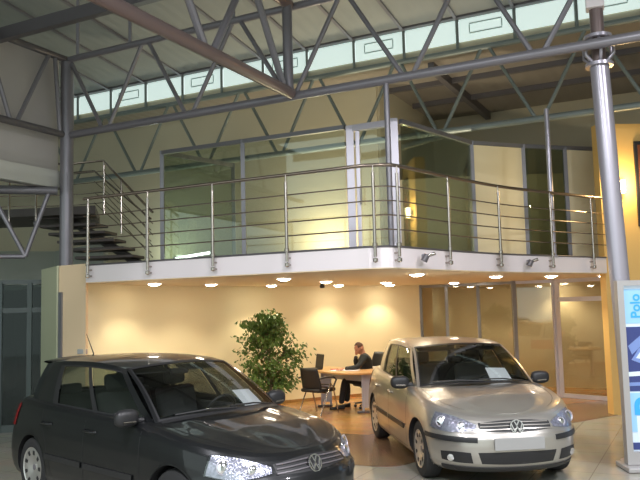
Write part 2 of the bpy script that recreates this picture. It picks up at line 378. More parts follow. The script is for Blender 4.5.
# lower small gallery truss on the left
t = empty('steel_truss', (-4.43, 12.7, 3.3), 0, 'small V-braced truss under the white fascia at far left', 'roof truss'); bpy.context.view_layer.update()
A0 = Vector((-4.55, 12.75, 4.08)); A1 = Vector((-6.6, 12.0, 4.06))
rel(MB().tube([A0, A1], .075, 12).build('top_chord', 'steel', smooth=40), t)
B0 = Vector((-5.02, 12.55, 2.93)); B1 = Vector((-6.6, 12.05, 2.93))
rel(MB().tube([B0, B1], .04, 10).build('bottom_chord', 'steel', smooth=40), t)
rel(MB().tube([B0, A0.lerp(A1, .06)], .04, 10).build('diagonal', 'steel', smooth=40), t)
rel(MB().tube([B0, A0.lerp(A1, .50)], .04, 10).build('diagonal', 'steel', smooth=40), t)
# ---------------------------------------------------------------- columns
def pipe(name, x, y, z0, z1, r, m, label, cat='column', lean=0.0):
    t = empty(name, (x, y, z0), 0, label, cat); bpy.context.view_layer.update()
    bx_ = x+lean; rel(MB().tube([(bx_, y, z0), (x, y, z1)], r, 24).build('shaft', m, smooth=40), t)
    rel(MB().lathe([(r*1.6, 0), (r*1.6, .02), (r*1.02, .025)], 24, Matrix.Translation((x+lean, y, z0)), caps=True).build('base_plate', m), t)
    return t
c1 = pipe('steel_column', -4.43, 12.86, 0, 6.4, .115, 'steel', 'bluish grey round column behind the cream wall end at left')
RC = Vector((3.57, 8.98, 0))
c2 = pipe('steel_column', RC.x, RC.y+.1, 0, 4.86, .115, 'steel_light', 'shiny thick silver column beside the blue advertising sign', lean=.16)
bpy.context.view_layer.update()
rel(MB().tube([(RC.x, RC.y+.1, 4.9), (RC.x, RC.y+.1, 6.5)], .085, 20).build('upper_shaft', 'steel_brown', smooth=40), c2)
b = MB(); cc = Vector((RC.x, RC.y+.1, 0))
for z_ in (4.86, 5.22): b.lathe([(.11, z_), (.17, z_), (.17, z_+.04), (.11, z_+.04)], 20, Matrix.Translation((cc.x, cc.y, 0)))
rel(b.build('collar', 'steel_light', smooth=40), c2)
for k in range(6):
    a_ = k*pi/3+.3
    d_ = Vector((cos(a_), sin(a_), 0)); p_ = cc + Vector((0, 0, 5.05))
    rel(MB().tube([p_+d_*.09+Vector((0, 0, -.14)), p_+d_*.19+Vector((0, 0, -.05)), p_+d_*.19+Vector((0, 0, .08)), p_+d_*.09+Vector((0, 0, .16))], .022, 8).build('clamp', 'steel_light', smooth=60), c2)
rel(MB().box((cc.x-.02, cc.y-.02, 5.75), (.22, .2, .3), Matrix.Rotation(R(-20), 3, 'Z'), bev=.015).build('cable_box', 'white'), c2)
q = G(6.07, 0); pipe('support_pole', q.x, q.y, ZS1, ZB, .04, 'steel', 'slender grey pole rising from the slab corner to the truss', 'pole')
q = G(7.72, 3.2); pipe('support_pole', q.x-.12, q.y-.25, ZS1, 5.1, .04, 'steel_light', 'slender pale pole on the slab edge near the yellow wall', 'pole')

# ---------------------------------------------------------------- mezzanine railing
def along(poly, s):
    for a, c in zip(poly[:-1], poly[1:]):
        l = (Vector(c)-Vector(a)).length
        if s <= l: return Vector(a).lerp(Vector(c), s/l), (Vector(c)-Vector(a)).normalized()
        s -= l
    return Vector(poly[-1]), (Vector(poly[-1])-Vector(poly[-2])).normalized()
poly = [tuple(Vector(p)) for p in edge]
rl = empty('balcony_railing', (poly[0][0], poly[0][1], ZS1), 0, 'stainless steel railing with five bars along the curved mezzanine edge', 'railing'); bpy.context.view_layer.update()
outp = []
for i, p in enumerate(poly):
    t = Vector(poly[min(i+1, len(poly)-1)])-Vector(poly[max(i-1, 0)]); t.normalize(); n = Vector((t.y, -t.x)); outp.append(Vector(p)+n*.05)
RH = 1.03
rel(MB().tube([(p.x, p.y, ZS1+RH) for p in outp], .024, 10).build('handrail', 'rail', smooth=40), rl)
for k in range(4): rel(MB().tube([(p.x, p.y, ZS1+.22+.18*k) for p in outp], .009, 8).build('bar', 'rail', smooth=40), rl)
def by_px(px):
    best = None
    for a, c in zip(outp[:-1], outp[1:]):
        for k in range(21):
            q = a.lerp(c, k/20); d = q - Vector((0, 0))
            # pixel x at rail mid height
            P_ = Vector((q.x, q.y, 2.8-CH)); dep = P_.dot(Vector((0, cos(PITCH), sin(PITCH))))
            x = FPX*P_.dot(_R)/dep + 320
            if best is None or abs(x-px) < best[0]: best = (abs(x-px), q, (c-a).normalized())
    return best[1], best[2]
for px in (88, 148, 215, 290, 375, 397, 448, 499, 551, 592):
    q, t = by_px(px); n = Vector((t.y, -t.x, 0)); p = Vector((q.x, q.y, 0)) + n*.03
    po = rel(MB().tube([p+Vector((0, 0, ZS1-.12)), p+Vector((0, 0, ZS1+.93))], .021, 10).build('baluster', 'chrome', smooth=40), rl)
    c_ = MB().tube([p+Vector((0, 0, ZS1+.93)), p+Vector((0, 0, ZS1+1.02))], .009, 8)
    def sub(b_, nm):
        o_ = b_.build(nm, 'chrome', po, smooth=40); o_.matrix_parent_inverse = po.matrix_world.inverted()
    sub(c_, 'rail_pin')
    for z_ in (-.16, .03): sub(MB().lathe([(.012, z_-.03), (.032, z_-.02), (.032, z_+.02), (.012, z_+.03)], 12, Matrix.Translation((p.x, p.y, ZS1))), 'clamp')
    for z_ in (-.16, -.07): sub(MB().tube([p+Vector((0, 0, ZS1+z_)), p-n*.08+Vector((0, 0, ZS1+z_))], .014, 8), 'bolt')
# spot lamps clamped on the slab face
for px, lab in ((421, 'small grey clamp spotlight on the slab face just right of the slab corner'), (526, 'small dark clamp spotlight on the slab face between two right-hand balusters')):
    q, t = by_px(px); n = Vector((t.y, -t.x, 0)); p = Vector((q.x, q.y, 2.54)) + n*.06
    o = empty('clamp_spotlight', p, 0, lab, 'spotlight'); bpy.context.view_layer.update()
    rel(MB().box(p-n*.03+Vector((0, 0, .02)), (.05, .07, .06), bev=.008).build('bracket', 'steel'), o)
    rel(MB().tube([p+n*.02+Vector((-.045, -.02, -.045)), p+n*.02+Vector((.0, -.02, .035))], [.045, .04], 12).build('lamp_head', 'steel_dark', smooth=40), o)
    rel(MB().tube([p+n*.02+Vector((.0, -.01, .02)), p+n*.04+Vector((.085, -.03, .05))], .022, 10).build('clamp_screw', 'chrome', smooth=40), o)

# ---------------------------------------------------------------- glazed rooms on the mezzanine
def frame_wall(parent, pts, z0, z1, posts, w, m, dep=.07):
    """posts: indices of pts with posts"""
    for a, c in zip(pts[:-1], pts[1:]):
        rel(MB().bar((*a, z1), (*c, z1), dep, w).build('rail', m), parent)
        rel(MB().bar((*a, z0+w/2), (*c, z0+w/2), dep, w).build('rail', m), parent)
    for i in posts:
        p = pts[i]; rel(MB().bar((*p, z0), (*p, z1+w/2), dep, w, up=(0, 1, 0)).build('post', m), parent)
def panel(parent, a, c, z0, z1, m, name='glass_panel', th=.012):
    rel(MB().bar((*a, (z0+z1)/2), (*c, (z0+z1)/2), th, z1-z0).build(name, m), parent)
w2 = struct(empty('window_2', (-1, 12.6, ZS1))); bpy.context.view_layer.update()
L0, L1, L2 = (-2.86, 13.38), (-1.30, 12.62), (.44, 11.80)
frame_wall(w2, [L0, L1, L2], ZS1, 4.84, [0, 1], .07, 'alu_dark')
panel(w2, L0, L1, ZS1+.07, 4.8, 'glass_dark'); panel(w2, L1, L2, ZS1+.07, 4.8, 'glass')
E1 = (-1.72, 14.75)
frame_wall(w2, [L0, E1], ZS1, 4.84, [1], .08, 'alu_dark'); panel(w2, L0, E1, ZS1+.07, 4.8, 'glass')
d2 = struct(empty('door_1', (.6, 11.7, ZS1))); bpy.context.view_layer.update()
D0, D1 = (.52, 11.76), (1.19, 11.42)
for p, ww in ((D0, .15), (D1, .28)):
    rel(MB().bar((*p, ZS1), (*p, 4.84), .12, ww, up=(.454, .891, 0) if False else (0, 1, 0)).build('door_post', 'alu'), d2)
rel(MB().bar((*D0, 4.80), (*D1, 4.80), .1, .1).build('door_head', 'alu'), d2)
rel(MB().bar((D0[0]+.12, D0[1]-.04, ZS1), (D0[0]+.12, D0[1]-.04, 4.75), .06, .09, up=(0, 1, 0)).build('door_stile', 'alu'), d2)
panel(d2, (D0[0]+.16, D0[1]-.06), (D1[0]-.1, D1[1]+.04), ZS1+.02, 4.75, 'glass')
rel(MB().tube([(D0[0]+.15, D0[1]-.13, 3.55), (D0[0]+.15, D0[1]-.13, 3.85)], .016, 8).build('door_handle', 'chrome', smooth=40), d2)
w3 = struct(empty('window_3', (3, 13, ZS1))); bpy.context.view_layer.update()
Rp = [(1.32, 11.5), (2.78, 13.2), (3.82, 13.6), (4.68, 13.85), (5.6, 14.1)]
frame_wall(w3, Rp, ZS1, 4.84, [1, 2, 3], .07, 'alu_dark')
panel(w3, Rp[0], Rp[1], ZS1+.07, 4.8, 'glass_dark')
panel(w3, Rp[1], Rp[2], ZS1+.07, 4.8, 'cream', 'solid_panel', .04)
panel(w3, Rp[2], Rp[3], ZS1+.07, 4.8, 'glass_smoke'); panel(w3, Rp[3], Rp[4], ZS1+.07, 4.8, 'cream', 'solid_panel', .04)
# partition behind the right glazing, inside the room
area_wall('wall_partition_upper', [(.2, 15.9), (3.0, 15.3), (6.5, 15.2)], ZS1, 4.6, .06, 'beige')
# tube light inside left room
tl = empty('tube_light', (-1.75, 14.2, 2.95), 0, 'slim white tube light glowing low behind the left glazing', 'light'); bpy.context.view_layer.update()
rel(MB().tube([(-2.72, 13.9, 2.93), (-2.05, 13.65, 3.0)], .022, 8).build('tube', 'tube', smooth=40), tl)
rel(MB().bar((-2.78, 13.95, 2.93), (-2.0, 13.66, 3.0), .03, .07).build('fitting', 'steel'), tl)

for (u_, v_, e_, col_, lab_) in ((2.9, 3.9, 60, (1, .86, .58), 'added fill uplighter behind the middle glazing'), (5.6, 3.4, 45, (1, .86, .62), 'added fill uplighter behind the right glazing'), (-1.2, 3.9, 16, (.85, 1, .85), 'added fill uplighter beside the staircase')):  # added lamps hidden behind the slab edge, to brighten the rear walls
    p_ = G(u_, v_, ZS1+.01); t = empty('added_uplighter', p_, 0, 'low round ' + lab_, 'lamp'); bpy.context.view_layer.update()
    rel(MB().lathe([(.001, 0), (.16, 0), (.13, .10), (.11, .10), (.10, .06), (.001, .05)], 20, Matrix.Translation(p_)).build('housing', 'steel_dark', smooth=40), t)
    al = bpy.data.lights.new('added_uplight', 'AREA'); al.shape = 'DISK'; al.size = .2; al.energy = e_; al.color = col_
    ao = bpy.data.objects.new('added_uplight', al); COL.objects.link(ao); ao.location = p_+Vector((0, 0, .12)); ao.rotation_euler = (pi, 0, 0); rel(ao, t)
# ---------------------------------------------------------------- ground floor glazing under the slab
def storefront(name, pts, posts, z1, m, gm, w=.07):
    o = struct(empty(name, (*pts[0], 0))); bpy.context.view_layer.update()
    for a, c in zip(pts[:-1], pts[1:]):
        rel(MB().bar((*a, z1-.04), (*c, z1-.04), .07, .06).build('head_rail', m), o)
        rel(MB().bar((*a, (z1)/2), (*c, (z1)/2), .012, z1-.1).build('glass_panel', gm), o)
    for p, ww in posts: rel(MB().bar((*p, 0), (*p, z1), .07, ww, up=(0, 1, 0)).build('post', m), o)
    return o
def onseg(a, c, px):
    a = Vector(a); c = Vector(c); best = None
    for k in range(201):
        q = a.lerp(c, k/200); P_ = Vector((q.x, q.y, 2.2-CH)); dep = P_.dot(Vector((0, cos(PITCH), sin(PITCH)))); x = FPX*P_.dot(_R)/dep + 320
        if best is None or abs(x-px) < best[0]: best = (abs(x-px), q)
    return tuple(best[1])
s0, s1, s2, s3 = store_pts
storefront('window_4', [s0, s1], [(onseg(s0, s1, 419), .05), (onseg(s0, s1, 446), .05), (onseg(s0, s1, 478), .05), (s1, .13)], ZS0-.01, 'alu_dark', 'glass_tan')
storefront('window_5', [s1, s2], [(s2, .06)], ZS0-.01, 'alu', 'glass_tan')
d3 = struct(empty('door_2', (*s2, 0))); bpy.context.view_layer.update()
a_, c_ = Vector(s2), Vector(s3); tdir = (c_-a_).normalized()
for p, ww in ((a_+tdir*.07, .10), (c_, .10), (c_-tdir*.12, .06)): rel(MB().bar((*p, 0), (*p, ZS0-.01), .09, ww, up=(0, 1, 0)).build('door_post', 'alu'), d3)
for z_, hh in ((ZS0-.05, .08), (1.98, .09), (.05, .08)): rel(MB().bar((*a_, z_), (*c_, z_), .07, hh).build('door_rail', 'alu'), d3)
rel(MB().bar((*(a_+tdir*.1), 1.0), (*(c_-tdir*.12), 1.0), .012, 1.95).build('glass_panel', 'glass_tan'), d3)
rel(MB().bar((*(a_+tdir*.1), 2.17), (*(c_-tdir*.05), 2.17), .012, .3).build('glass_panel', 'glass_tan'), d3)
# inner room walls
area_wall('wall_room_back', [(2.2, 18.3), (4.0, 18.4), (6.3, 18.0), (6.55, 17.8), (6.35, 14.7)], 0, ZS0, .1, 'tan')
area_wall('baseboard_room', [(2.2, 18.28), (4.0, 18.38), (6.28, 17.97), (6.5, 17.77), (6.32, 14.75)], 0, .09, .02, 'laminate')

# ---------------------------------------------------------------- left lower storefront
o = struct(empty('window_6', (-5.5, 12.6, 0))); bpy.context.view_layer.update()
F0, F1 = (-6.8, 12.15), (-4.72, 12.72)
for z_, hh in ((2.50, .07), (2.02, .08), (.06, .12)): rel(MB().bar((*F0, z_), (*F1, z_), .06, hh).build('rail', 'frame_dark'), o)
for px, ww in ((1, .08), (30, .06)):
    q = onseg(F0, F1, px); rel(MB().bar((*q, 0), (*q, 2.5), .08, ww, up=(0, 1, 0)).build('post', 'frame_dark'), o)
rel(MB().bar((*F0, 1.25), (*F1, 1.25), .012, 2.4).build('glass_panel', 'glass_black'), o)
q = onseg(F0, F1, 41); rel(MB().bar((q[0], q[1]+.15, 0), (q[0], q[1]+.15, 2.0), .05, .28, up=(0, 1, 0)).build('dark_door_leaf', 'black'), o)
area_wall('wall_gallery_back', [(-11, 15.2), (-6.2, 17.2), (-4.5, 15.3)], 0, 3.4, .1, 'grey_wall')
area_wall('wall_store_room_shade', [(-9.2, 13.2), (-6.4, 15.4), (-4.75, 13.1)], 0, 2.45, .08, mat('store_room_shade', (.045, .055, .05), .8))  # dark sheet: the gloom of the unlit room put into its colour
vwall('trim_2', -2.2, 1.0, -.4, .1, 2.50, 2.56, .1, 'fascia')
# dark display chair seen behind the glass
t = empty('office_chair', (-6.05, 14.0, 0), 0, 'black high-backed chair standing behind the dark glazing at far left', 'chair'); bpy.context.view_layer.update()
rel(MB().box((-6.0, 14.1, .95), (.44, .1, .75), bev=.04).build('backrest', 'black', smooth=40), t)
rel(MB().box((-6.0, 13.85, .48), (.5, .5, .1), bev=.04).build('seat', 'black', smooth=40), t)
b = MB(); b.tube([(-6.0, 13.85, .43), (-6.0, 13.85, .08)], .03, 10)
for k in range(5): b.tube([(-6.0, 13.85, .1), (-6.0+.28*cos(k*1.257), 13.85+.28*sin(k*1.257), .04)], .018, 8)
rel(b.build('base', 'black'), t)

# ---------------------------------------------------------------- landing and stair
t = empty('steel_staircase', (-4.2, 14.4, ZS1), 0, 'open staircase with dark treads climbing from the mezzanine to the left gallery', 'stairs'); bpy.context.view_layer.update()
sd = Vector((-.80, .25)).normalized(); sn = Vector((sd.y, -sd.x))
base = Vector((-3.25, 13.9))
for k in range(7):
    q = base + sd*(.2*k)
    c = q + Vector((-.55, .05)); rz = math.atan2(-.2, 1.2)
    rel(MB().box((c.x, c.y, ZS1+.16*(k+1)), (1.15, .55, .055), Matrix.Rotation(rz, 3, 'Z'), bev=.01).build('tread', 'stair'), t)
rel(MB().prism([(-4.15, 13.6), (-8.5, 14.2), (-8.5, 15.6), (-4.6, 15.4)], ZS1+1.12, ZS1+1.27).build('landing', 'stair'), t)
a = Vector((-3.2, 14.1, ZS1+.02)); c = Vector((-4.9, 14.6, ZS1+1.1)); rel(MB().bar(a, c, .06, .16).build('stringer', 'stair'), t)
def srail(p, q, r=.02, m='rail'): rel(MB().tube([p, q], r, 8).build('handrail', m, smooth=40), t)
h0 = Vector((-2.95, 13.0, 3.69)); h1 = Vector((-4.05, 13.75, 4.80)); h2 = Vector((-4.75, 13.9, 4.78)); h3 = Vector((-6.8, 13.6, 4.75))
rel(MB().tube([h0, h1, h2], .022, 8).build('handrail', 'rail', smooth=40), t)
rel(MB().tube([h2+Vector((.02, 0, 0)), h3], .022, 8).build('handrail', 'rail', smooth=40), t)
for k in range(1, 5):
    dz = Vector((0, 0, -.2*k)); rel(MB().tube([h0+dz, h1+dz, h2+dz], .009, 6).build('bar', 'rail', smooth=40), t)
    rel(MB().tube([h2+dz, h3+dz], .009, 6).build('bar', 'rail', smooth=40), t)
for s in (.12, .62, .98):
    p = h0.lerp(h1, s); rel(MB().tube([p, p-Vector((0, 0, 1.0))], .018, 8).build('baluster', 'chrome', smooth=40), t)
g0 = Vector((-3.3, 14.4, 3.75)); g1 = Vector((-4.6, 15.0, 4.85))
rel(MB().tube([g0, g1, g1+Vector((-.8, .2, 0))], .02, 8).build('handrail', 'rail', smooth=40), t)
for k in range(1, 4):
    dz = Vector((0, 0, -.22*k)); rel(MB().tube([g0+dz, g1+dz], .009, 6).build('bar', 'rail', smooth=40), t)
for x_ in (-5.25, -5.75, -6.3):
    rel(MB().tube([(x_, 13.6+.0*x_, 4.75), (x_, 13.6, 3.62)], .02, 8).build('baluster', 'chrome', smooth=40), t)
    rel(MB().sphere((x_, 13.6, 3.62), .045).build('clamp', 'steel', smooth=60), t)

# ---------------------------------------------------------------- yellow wall with sconce
area_wall('wall_yellow', [(4.90, 12.75), (7.6, 12.95)], 0, 5.02, .22, 'yellow')
t = empty('wall_sconce', (5.07, 12.7, 3.85), 0, 'glowing wall lamp on the yellow wall right behind the silver column', 'lamp'); bpy.context.view_layer.update()
rel(MB().box((5.26, 12.75, 3.88), (.08, .05, .12), bev=.01).build('bracket', 'steel'), t)
rel(MB().tube([(5.26, 12.68, 3.78), (5.26, 12.68, 4.0)], [.04, .045], 14).build('shade', 'sconce', smooth=40), t)
pl = bpy.data.lights.new('sconce_light', 'POINT'); pl.energy = 34; pl.color = (1, .72, .35); pl.shadow_soft_size = .06
plo = bpy.data.objects.new('sconce_light', pl); COL.objects.link(plo); plo.location = (5.26, 12.5, 3.92); rel(plo, t)
t = empty('framed_picture', (5.6, 12.78, 4), 0, 'dark framed panel hanging on the yellow wall at right frame edge', 'picture'); bpy.context.view_layer.update()
rel(MB().box((5.84, 12.79, 3.95), (.62, .04, 1.5), Matrix.Rotation(R(4), 3, 'Z'), bev=.008).build('frame', 'black'), t)
rel(MB().box((5.84, 12.765, 3.95), (.5, .02, 1.36), Matrix.Rotation(R(4), 3, 'Z')).build('picture_sheet', 'picture'), t)

# ---------------------------------------------------------------- recessed downlights
def at_z(px, py, z):
    X = (px-320)*cos(ROLL)-(py-240)*sin(ROLL); Y = (px-320)*sin(ROLL)+(py-240)*cos(ROLL); u = -Y/FPX
    d = Vector((X/FPX, cos(PITCH)-u*sin(PITCH), sin(PITCH)+u*cos(PITCH))); t = (z-CH)/d.z; return Vector((0, 0, CH))+d*t
DL = [('front', 284, 277.5), ('front', 326, 280.5), ('front', 386, 281.5), ('front', 417, 273.0), ('front', 454, 282), ('front', 496, 275.2), ('front', 551, 275.0)]
pos = []
for k, px, py in DL:
    p = at_z(px, py, ZS0); pos.append((p.x, p.y))
pos += [(-2.72, 12.1), (-1.93, 13.0), (-.96, 14.35), (.36, 15.35), (1.5, 16.1), (5.2, 13.6), (3.7, 16.6), (5.3, 16.6)]
labs = ['second downlight along the slab front counting from the left end', 'downlight above the visitor chair under the slab', 'downlight above the seated person under the slab', 'downlight closest to the slab corner above the silver car',
        'faint downlight before the glass partition above the silver car', 'downlight under the curved slab edge, middle of the three on the right', 'downlight under the curved slab edge nearest the yellow wall',
        'downlight at the left end of the slab near the cream wall end', 'downlight over the cream wall left of the ficus', 'downlight over the cream wall above the ficus', 'downlight over the cream wall above the desk', 'downlight over the cream wall beside the glass partition',
        'downlight above the glass door', 'downlight inside the glazed room behind the partition', 'downlight inside the glazed room behind the door']
for (x, y), lab in zip(pos, labs):
    t = empty('downlight', (x, y, ZS0-.012), 0, 'round recessed ' + lab, 'ceiling light', 'downlights in the mezzanine soffit'); bpy.context.view_layer.update()
    mt = Matrix.Translation((x, y, ZS0-.012))
    rel(MB().lathe([(.10, -.001), (.112, -.014), (.135, -.010), (.14, 0)], 24, mt).build('trim_ring', 'white', smooth=40), t)
    rel(MB().lathe([(.0005, -.042), (.06, -.034), (.10, -.012), (.10, 0)], 24, mt).build('lamp_lens', 'bulb'), t)
    sl = bpy.data.lights.new('downlight_lamp', 'SPOT'); sl.energy = DOWNLIGHT_W*2.6; sl.color = (1, .87, .62); sl.spot_size = R(118); sl.spot_blend = .55; sl.shadow_soft_size = .05
    so = bpy.data.objects.new('downlight_lamp', sl); COL.objects.link(so); so.location = (x, y, ZS0-.06); rel(so, t)
t = empty('smoke_detector', (-.02, 15.2, ZS0), 0, 'small dark smoke detector hanging under the soffit above the desk', 'detector'); bpy.context.view_layer.update()
rel(MB().lathe([(.001, -.10), (.04, -.10), (.05, -.06), (.03, -.02), (.05, -.012)], 16, Matrix.Translation((.02, 14.2, ZS0))).build('housing', 'black', smooth=40), t)
# added overhead lamps for top-down fill light, out of view above the cars
for (x, y) in ((-3.0, 3.2), (1.6, 3.6), (5.6, 4.6), (-1.0, -2.0), (4.0, -1.5)):
    t = empty('added_hall_lamp', (x, y, 6.1), 0, 'round added fill lamp hanging from the roof, out of view', 'ceiling light', 'added hall lamps'); bpy.context.view_layer.update()
    rel(MB().lathe([(.05, .3), (.1, .25), (.25, 0)], 20, Matrix.Translation((x, y, 6.1))).build('reflector', 'steel', smooth=40), t)
    rel(MB().tube([(x, y, 6.38), (x, y, 8.3)], .01, 6).build('cord', 'black'), t)
    al = bpy.data.lights.new('added_hall_light', 'AREA'); al.shape = 'DISK'; al.size = .45; al.energy = HALL_W; al.color = (.96, .95, 1.0)
    ao = bpy.data.objects.new('added_hall_light', al); COL.objects.link(ao); ao.location = (x, y, 6.08); rel(ao, t)

# ================================================================ CARS
def ztop(x): return interp([-2.1, -1.2, 0, .8, 1.2, 1.6, 1.93, 2.1], [1.02, 1.0, .975, .95, .90, .835, .745, .70], x)
LV = [(.17, 0, .79, 1.93, -1.95), (.215, 0, .835, 2.03, -2.02), (.28, 0, .862, 2.075, -2.06), (.36, 0, .874, 2.092, -2.09), (.46, 0, .879, 2.10, -2.10), (.53, 0, .879, 2.098, -2.10), (.575, 0, .878, 2.075, -2.09),
      (.60, 0, .877, 2.055, -2.085), (.60, .25, .875, 2.035, -2.075), (.60, .5, .866, 2.005, -2.065), (.60, .72, .850, 1.975, -2.05), (.60, .88, .826, 1.945, -2.035), (.60, .97, .796, 1.915, -2.02), (.60, 1.0, .755, 1.885, -2.0)]
def body_point(level, ph):
    """ph 0..1 around half the car: front centre -> side -> rear centre"""
    z0, fz, w, xf, xr = level
    af, nf, ar, nr = .74, 2.55, .30, 3.5
    xa, xb = xf-af, xr+ar
    if ph < .34:
        a = ph/.34*pi/2; y = w*sin(a)**(2/nf); x = xa + af*max(0, 1-(y/w)**nf)**(1/nf)
    elif ph > .78:
        a = (1-ph)/.22*pi/2; y = w*sin(a)**(2/nr); x = xb - ar*max(0, 1-(y/w)**nr)**(1/nr)
    else:
        x = lerp(xa, xb, (ph-.34)/.44); y = w
    y *= 1-.012*(x/2)**2
    if x > .95: y *= 1-.075*((x-.95)/1.1)**1.5
    if x < -1.0: y *= 1-(.05+.07*fz)*((-x-1.0)/1.0)**1.6
    z = z0 if fz == 0 else z0 + (ztop(x)-z0)*fz
    if z0 < .3: z += .03*max(0, min(1, (x-1.5)/.5))*(0) 
    return Vector((x, y, z))
NPH = 180
def ph_list():
    # front arc sampled finely
    a = [0.34*(i/56) for i in range(56)]; b_ = [.34+.44*i/150 for i in range(150)]; c = [.78+.22*i/40 for i in range(41)]
    return a+b_+c
PH = ph_list()
# refine levels
def levels():
    out = []
    for a, c in zip(LV[:-1], LV[1:]):
        n = 4
        for k in range(n): 
            t = k/n
            if c[1] > 0 and a[1] == 0: out.append(tuple(lerp(p, q, t) for p, q in zip(a, c)))
            else: out.append(tuple(lerp(p, q, t) for p, q in zip(a, c)))
    out.append(LV[-1]); return out
LVS = levels()
ROWS = [[body_point(l, p) for p in PH] for l in LVS]
def bvh_body():
    vs = []; fs = []; m = len(PH)
    for sgn in (1, -1):
        n = len(vs); vs += [Vector((p.x, p.y*sgn, p.z)) for r in ROWS for p in r]
        fs += [(n+i*m+j, n+i*m+j+1, n+(i+1)*m+j+1, n+(i+1)*m+j) for i in range(len(ROWS)-1) for j in range(m-1)]
    return BVHTree.FromPolygons(vs, fs)
BV = bvh_body()
WHEELS = [(1.22, .315), (-1.358, .315)]; AR = .348
def hit_radial(a, z, cx=1.30):
    d = Vector((cos(a), sin(a), 0)); o_ = Vector((cx, 0, z)) + d*3
    h = BV.ray_cast(o_, -d); return h[0], (h[1] if h[1].dot(d) > 0 else -h[1])
def hit_side(x, z, sg=1):
    z = max(.178, min(z, ztop(x)-.02))
    h = BV.ray_cast(Vector((x, 3*sg, z)), Vector((0, -sg, 0))); n = h[1]
    return h[0], (n if n.y*sg > 0 else -n)
def radial_patch(top, bot, n, m, off, thick=.0, cx=1.30):
    """top/bot: polylines of (angle deg, z)"""
    def samp(pl, t):
        k = len(pl)-1; s = t*k; i = min(int(s), k-1); xs = list(range(k+1)); return interp(xs, [p[0] for p in pl], s), interp(xs, [p[1] for p in pl], s)
    rows = []; rows2 = []
    for j in range(m+1):
        v = j/m; r_ = []; r2 = []
        for i in range(n+1):
            a0, z0 = samp(bot, i/n); a1, z1 = samp(top, i/n); p, nn = hit_radial(R(lerp(a0, a1, v)), lerp(z0, z1, v), cx)
            r_.append(p+nn*off); r2.append(p+nn*(off-thick) if thick else p)
        rows.append(r_); rows2.append(r2)
    b = MB(); b.grid(rows)
    if thick:
        per = [(0, i) for i in range(n+1)] + [(j, n) for j in range(1, m+1)] + [(m, i) for i in range(n-1, -1, -1)] + [(j, 0) for j in range(m-1, -1, -1)]
        b.grid([[rows[j][i] for j, i in per], [rows2[j][i] for j, i in per]])
    return b
def side_strip(pts, w, off, sg, thick=.0):
    b = MB(); r1 = []; r2 = []
    P = [Vector(p) for p in pts]
    for i, p in enumerate(P):
        t = (P[min(i+1, len(P)-1)]-P[max(i-1, 0)]).normalized(); n = Vector((-t.y, t.x))*w/2
        for q, r in ((p+n, r1), (p-n, r2)):
            h, nn = hit_side(q.x, q.y, sg); r.append(h+nn*off)
    b.grid([r1, r2]); 
    if thick:
        i1 = [p-Vector((0, sg*thick, 0)) for p in r1]; i2 = [p-Vector((0, sg*thick, 0)) for p in r2]
        b.grid([r1, i1]); b.grid([r2, i2])
    return b
# greenhouse curves
def belt(s):      # s 0 front .. 1 rear
    x = lerp(.80, -1.90, s); y = interp([0, .25, .55, .85, 1], [.735, .760, .758, .715, .580], s); return Vector((x, y, ztop(x)-.008))
def railc(s):
    x = lerp(.10, -1.68, s); y = interp([0, .25, .55, .85, 1], [.600, .615, .610, .580, .520], s); z = interp([0, .12, .35, .7, 1], [1.392, 1.420, 1.440, 1.425, 1.375], s); return Vector((x, y, z))
def side_pt(s, v):
    a, c = belt(s), railc(s); p = a.lerp(c, v); p.y += .018*sin(pi*v); return p
def ws_pt(t, v):   # windscreen t -1..1
    q = 1-t*t
    a = Vector((.80+.20*q, .735*t, .945+.045*q)); c = Vector((.10+.09*q, .600*t, 1.392+.040*q)); p = a.lerp(c, v)
    return p + Vector((.35, 0, .6))*(.05*sin(pi*v))
def rw_pt(t, v):
    q = 1-t*t
    a = Vector((-1.90-.10*q, .58*t, 1.0)); c = Vector((-1.68-.07*q, .520*t, 1.375+.040*q)); p = a.lerp(c, v)
    return p + Vector((-.5, 0, .3))*(.04*sin(pi*v))
def roof_pt(s, t):
    r = railc(s); q = 1-t*t; bow = lerp(.10, -.07, s)
    bow = .09*(1-s)**2 - .07*s**2
    return Vector((r.x+bow*q, r.y*t, r.z+.040*q + .006*q*sin(pi*s)))
def make_vw_emblem(b, mtx, r):
    """ring with V over W, in local xy"""
    prof = [(r*.84, 0), (r*.86, .006), (r, .006), (r, 0)]
    b.lathe(prof, 28, mtx)
    def stroke(p, q, w=.15):
        p = Vector(p)*r; q = Vector(q)*r; d = (q-p).normalized(); n = Vector((-d.y, d.x))*w*r/2
        b.prism([tuple(p+n), tuple(p-n), tuple(q-n), tuple(q+n)], 0, .006, mtx)
    stroke((-.36, .82), (0, .12)); stroke((.36, .82), (0, .12))
    stroke((-.78, .40), (-.38, -.72)); stroke((-.38, -.72), (0, .02)); stroke((0, .02), (.38, -.72)); stroke((.38, -.72), (.78, .40))
def add_text(name, body, size, m, mtx, parent, ext=.002, bold=0.0):
    cu = bpy.data.curves.new(name, 'FONT'); cu.body = body; cu.size = size; cu.extrude = ext; cu.align_x = 'CENTER'; cu.align_y = 'CENTER'; cu.offset = bold
    tmp = bpy.data.objects.new(name, cu); COL.objects.link(tmp); bpy.context.view_layer.update()
    me = bpy.data.meshes.new_from_object(tmp.evaluated_get(bpy.context.evaluated_depsgraph_get()))
    bpy.data.objects.remove(tmp); o = bpy.data.objects.new(name, me); COL.objects.link(o); me.materials.clear(); me.materials.append(M[m])
    o.parent = parent; o.matrix_parent_inverse = parent.matrix_world.inverted() if parent else Matrix.Identity(4); o.matrix_world = mtx
    return o
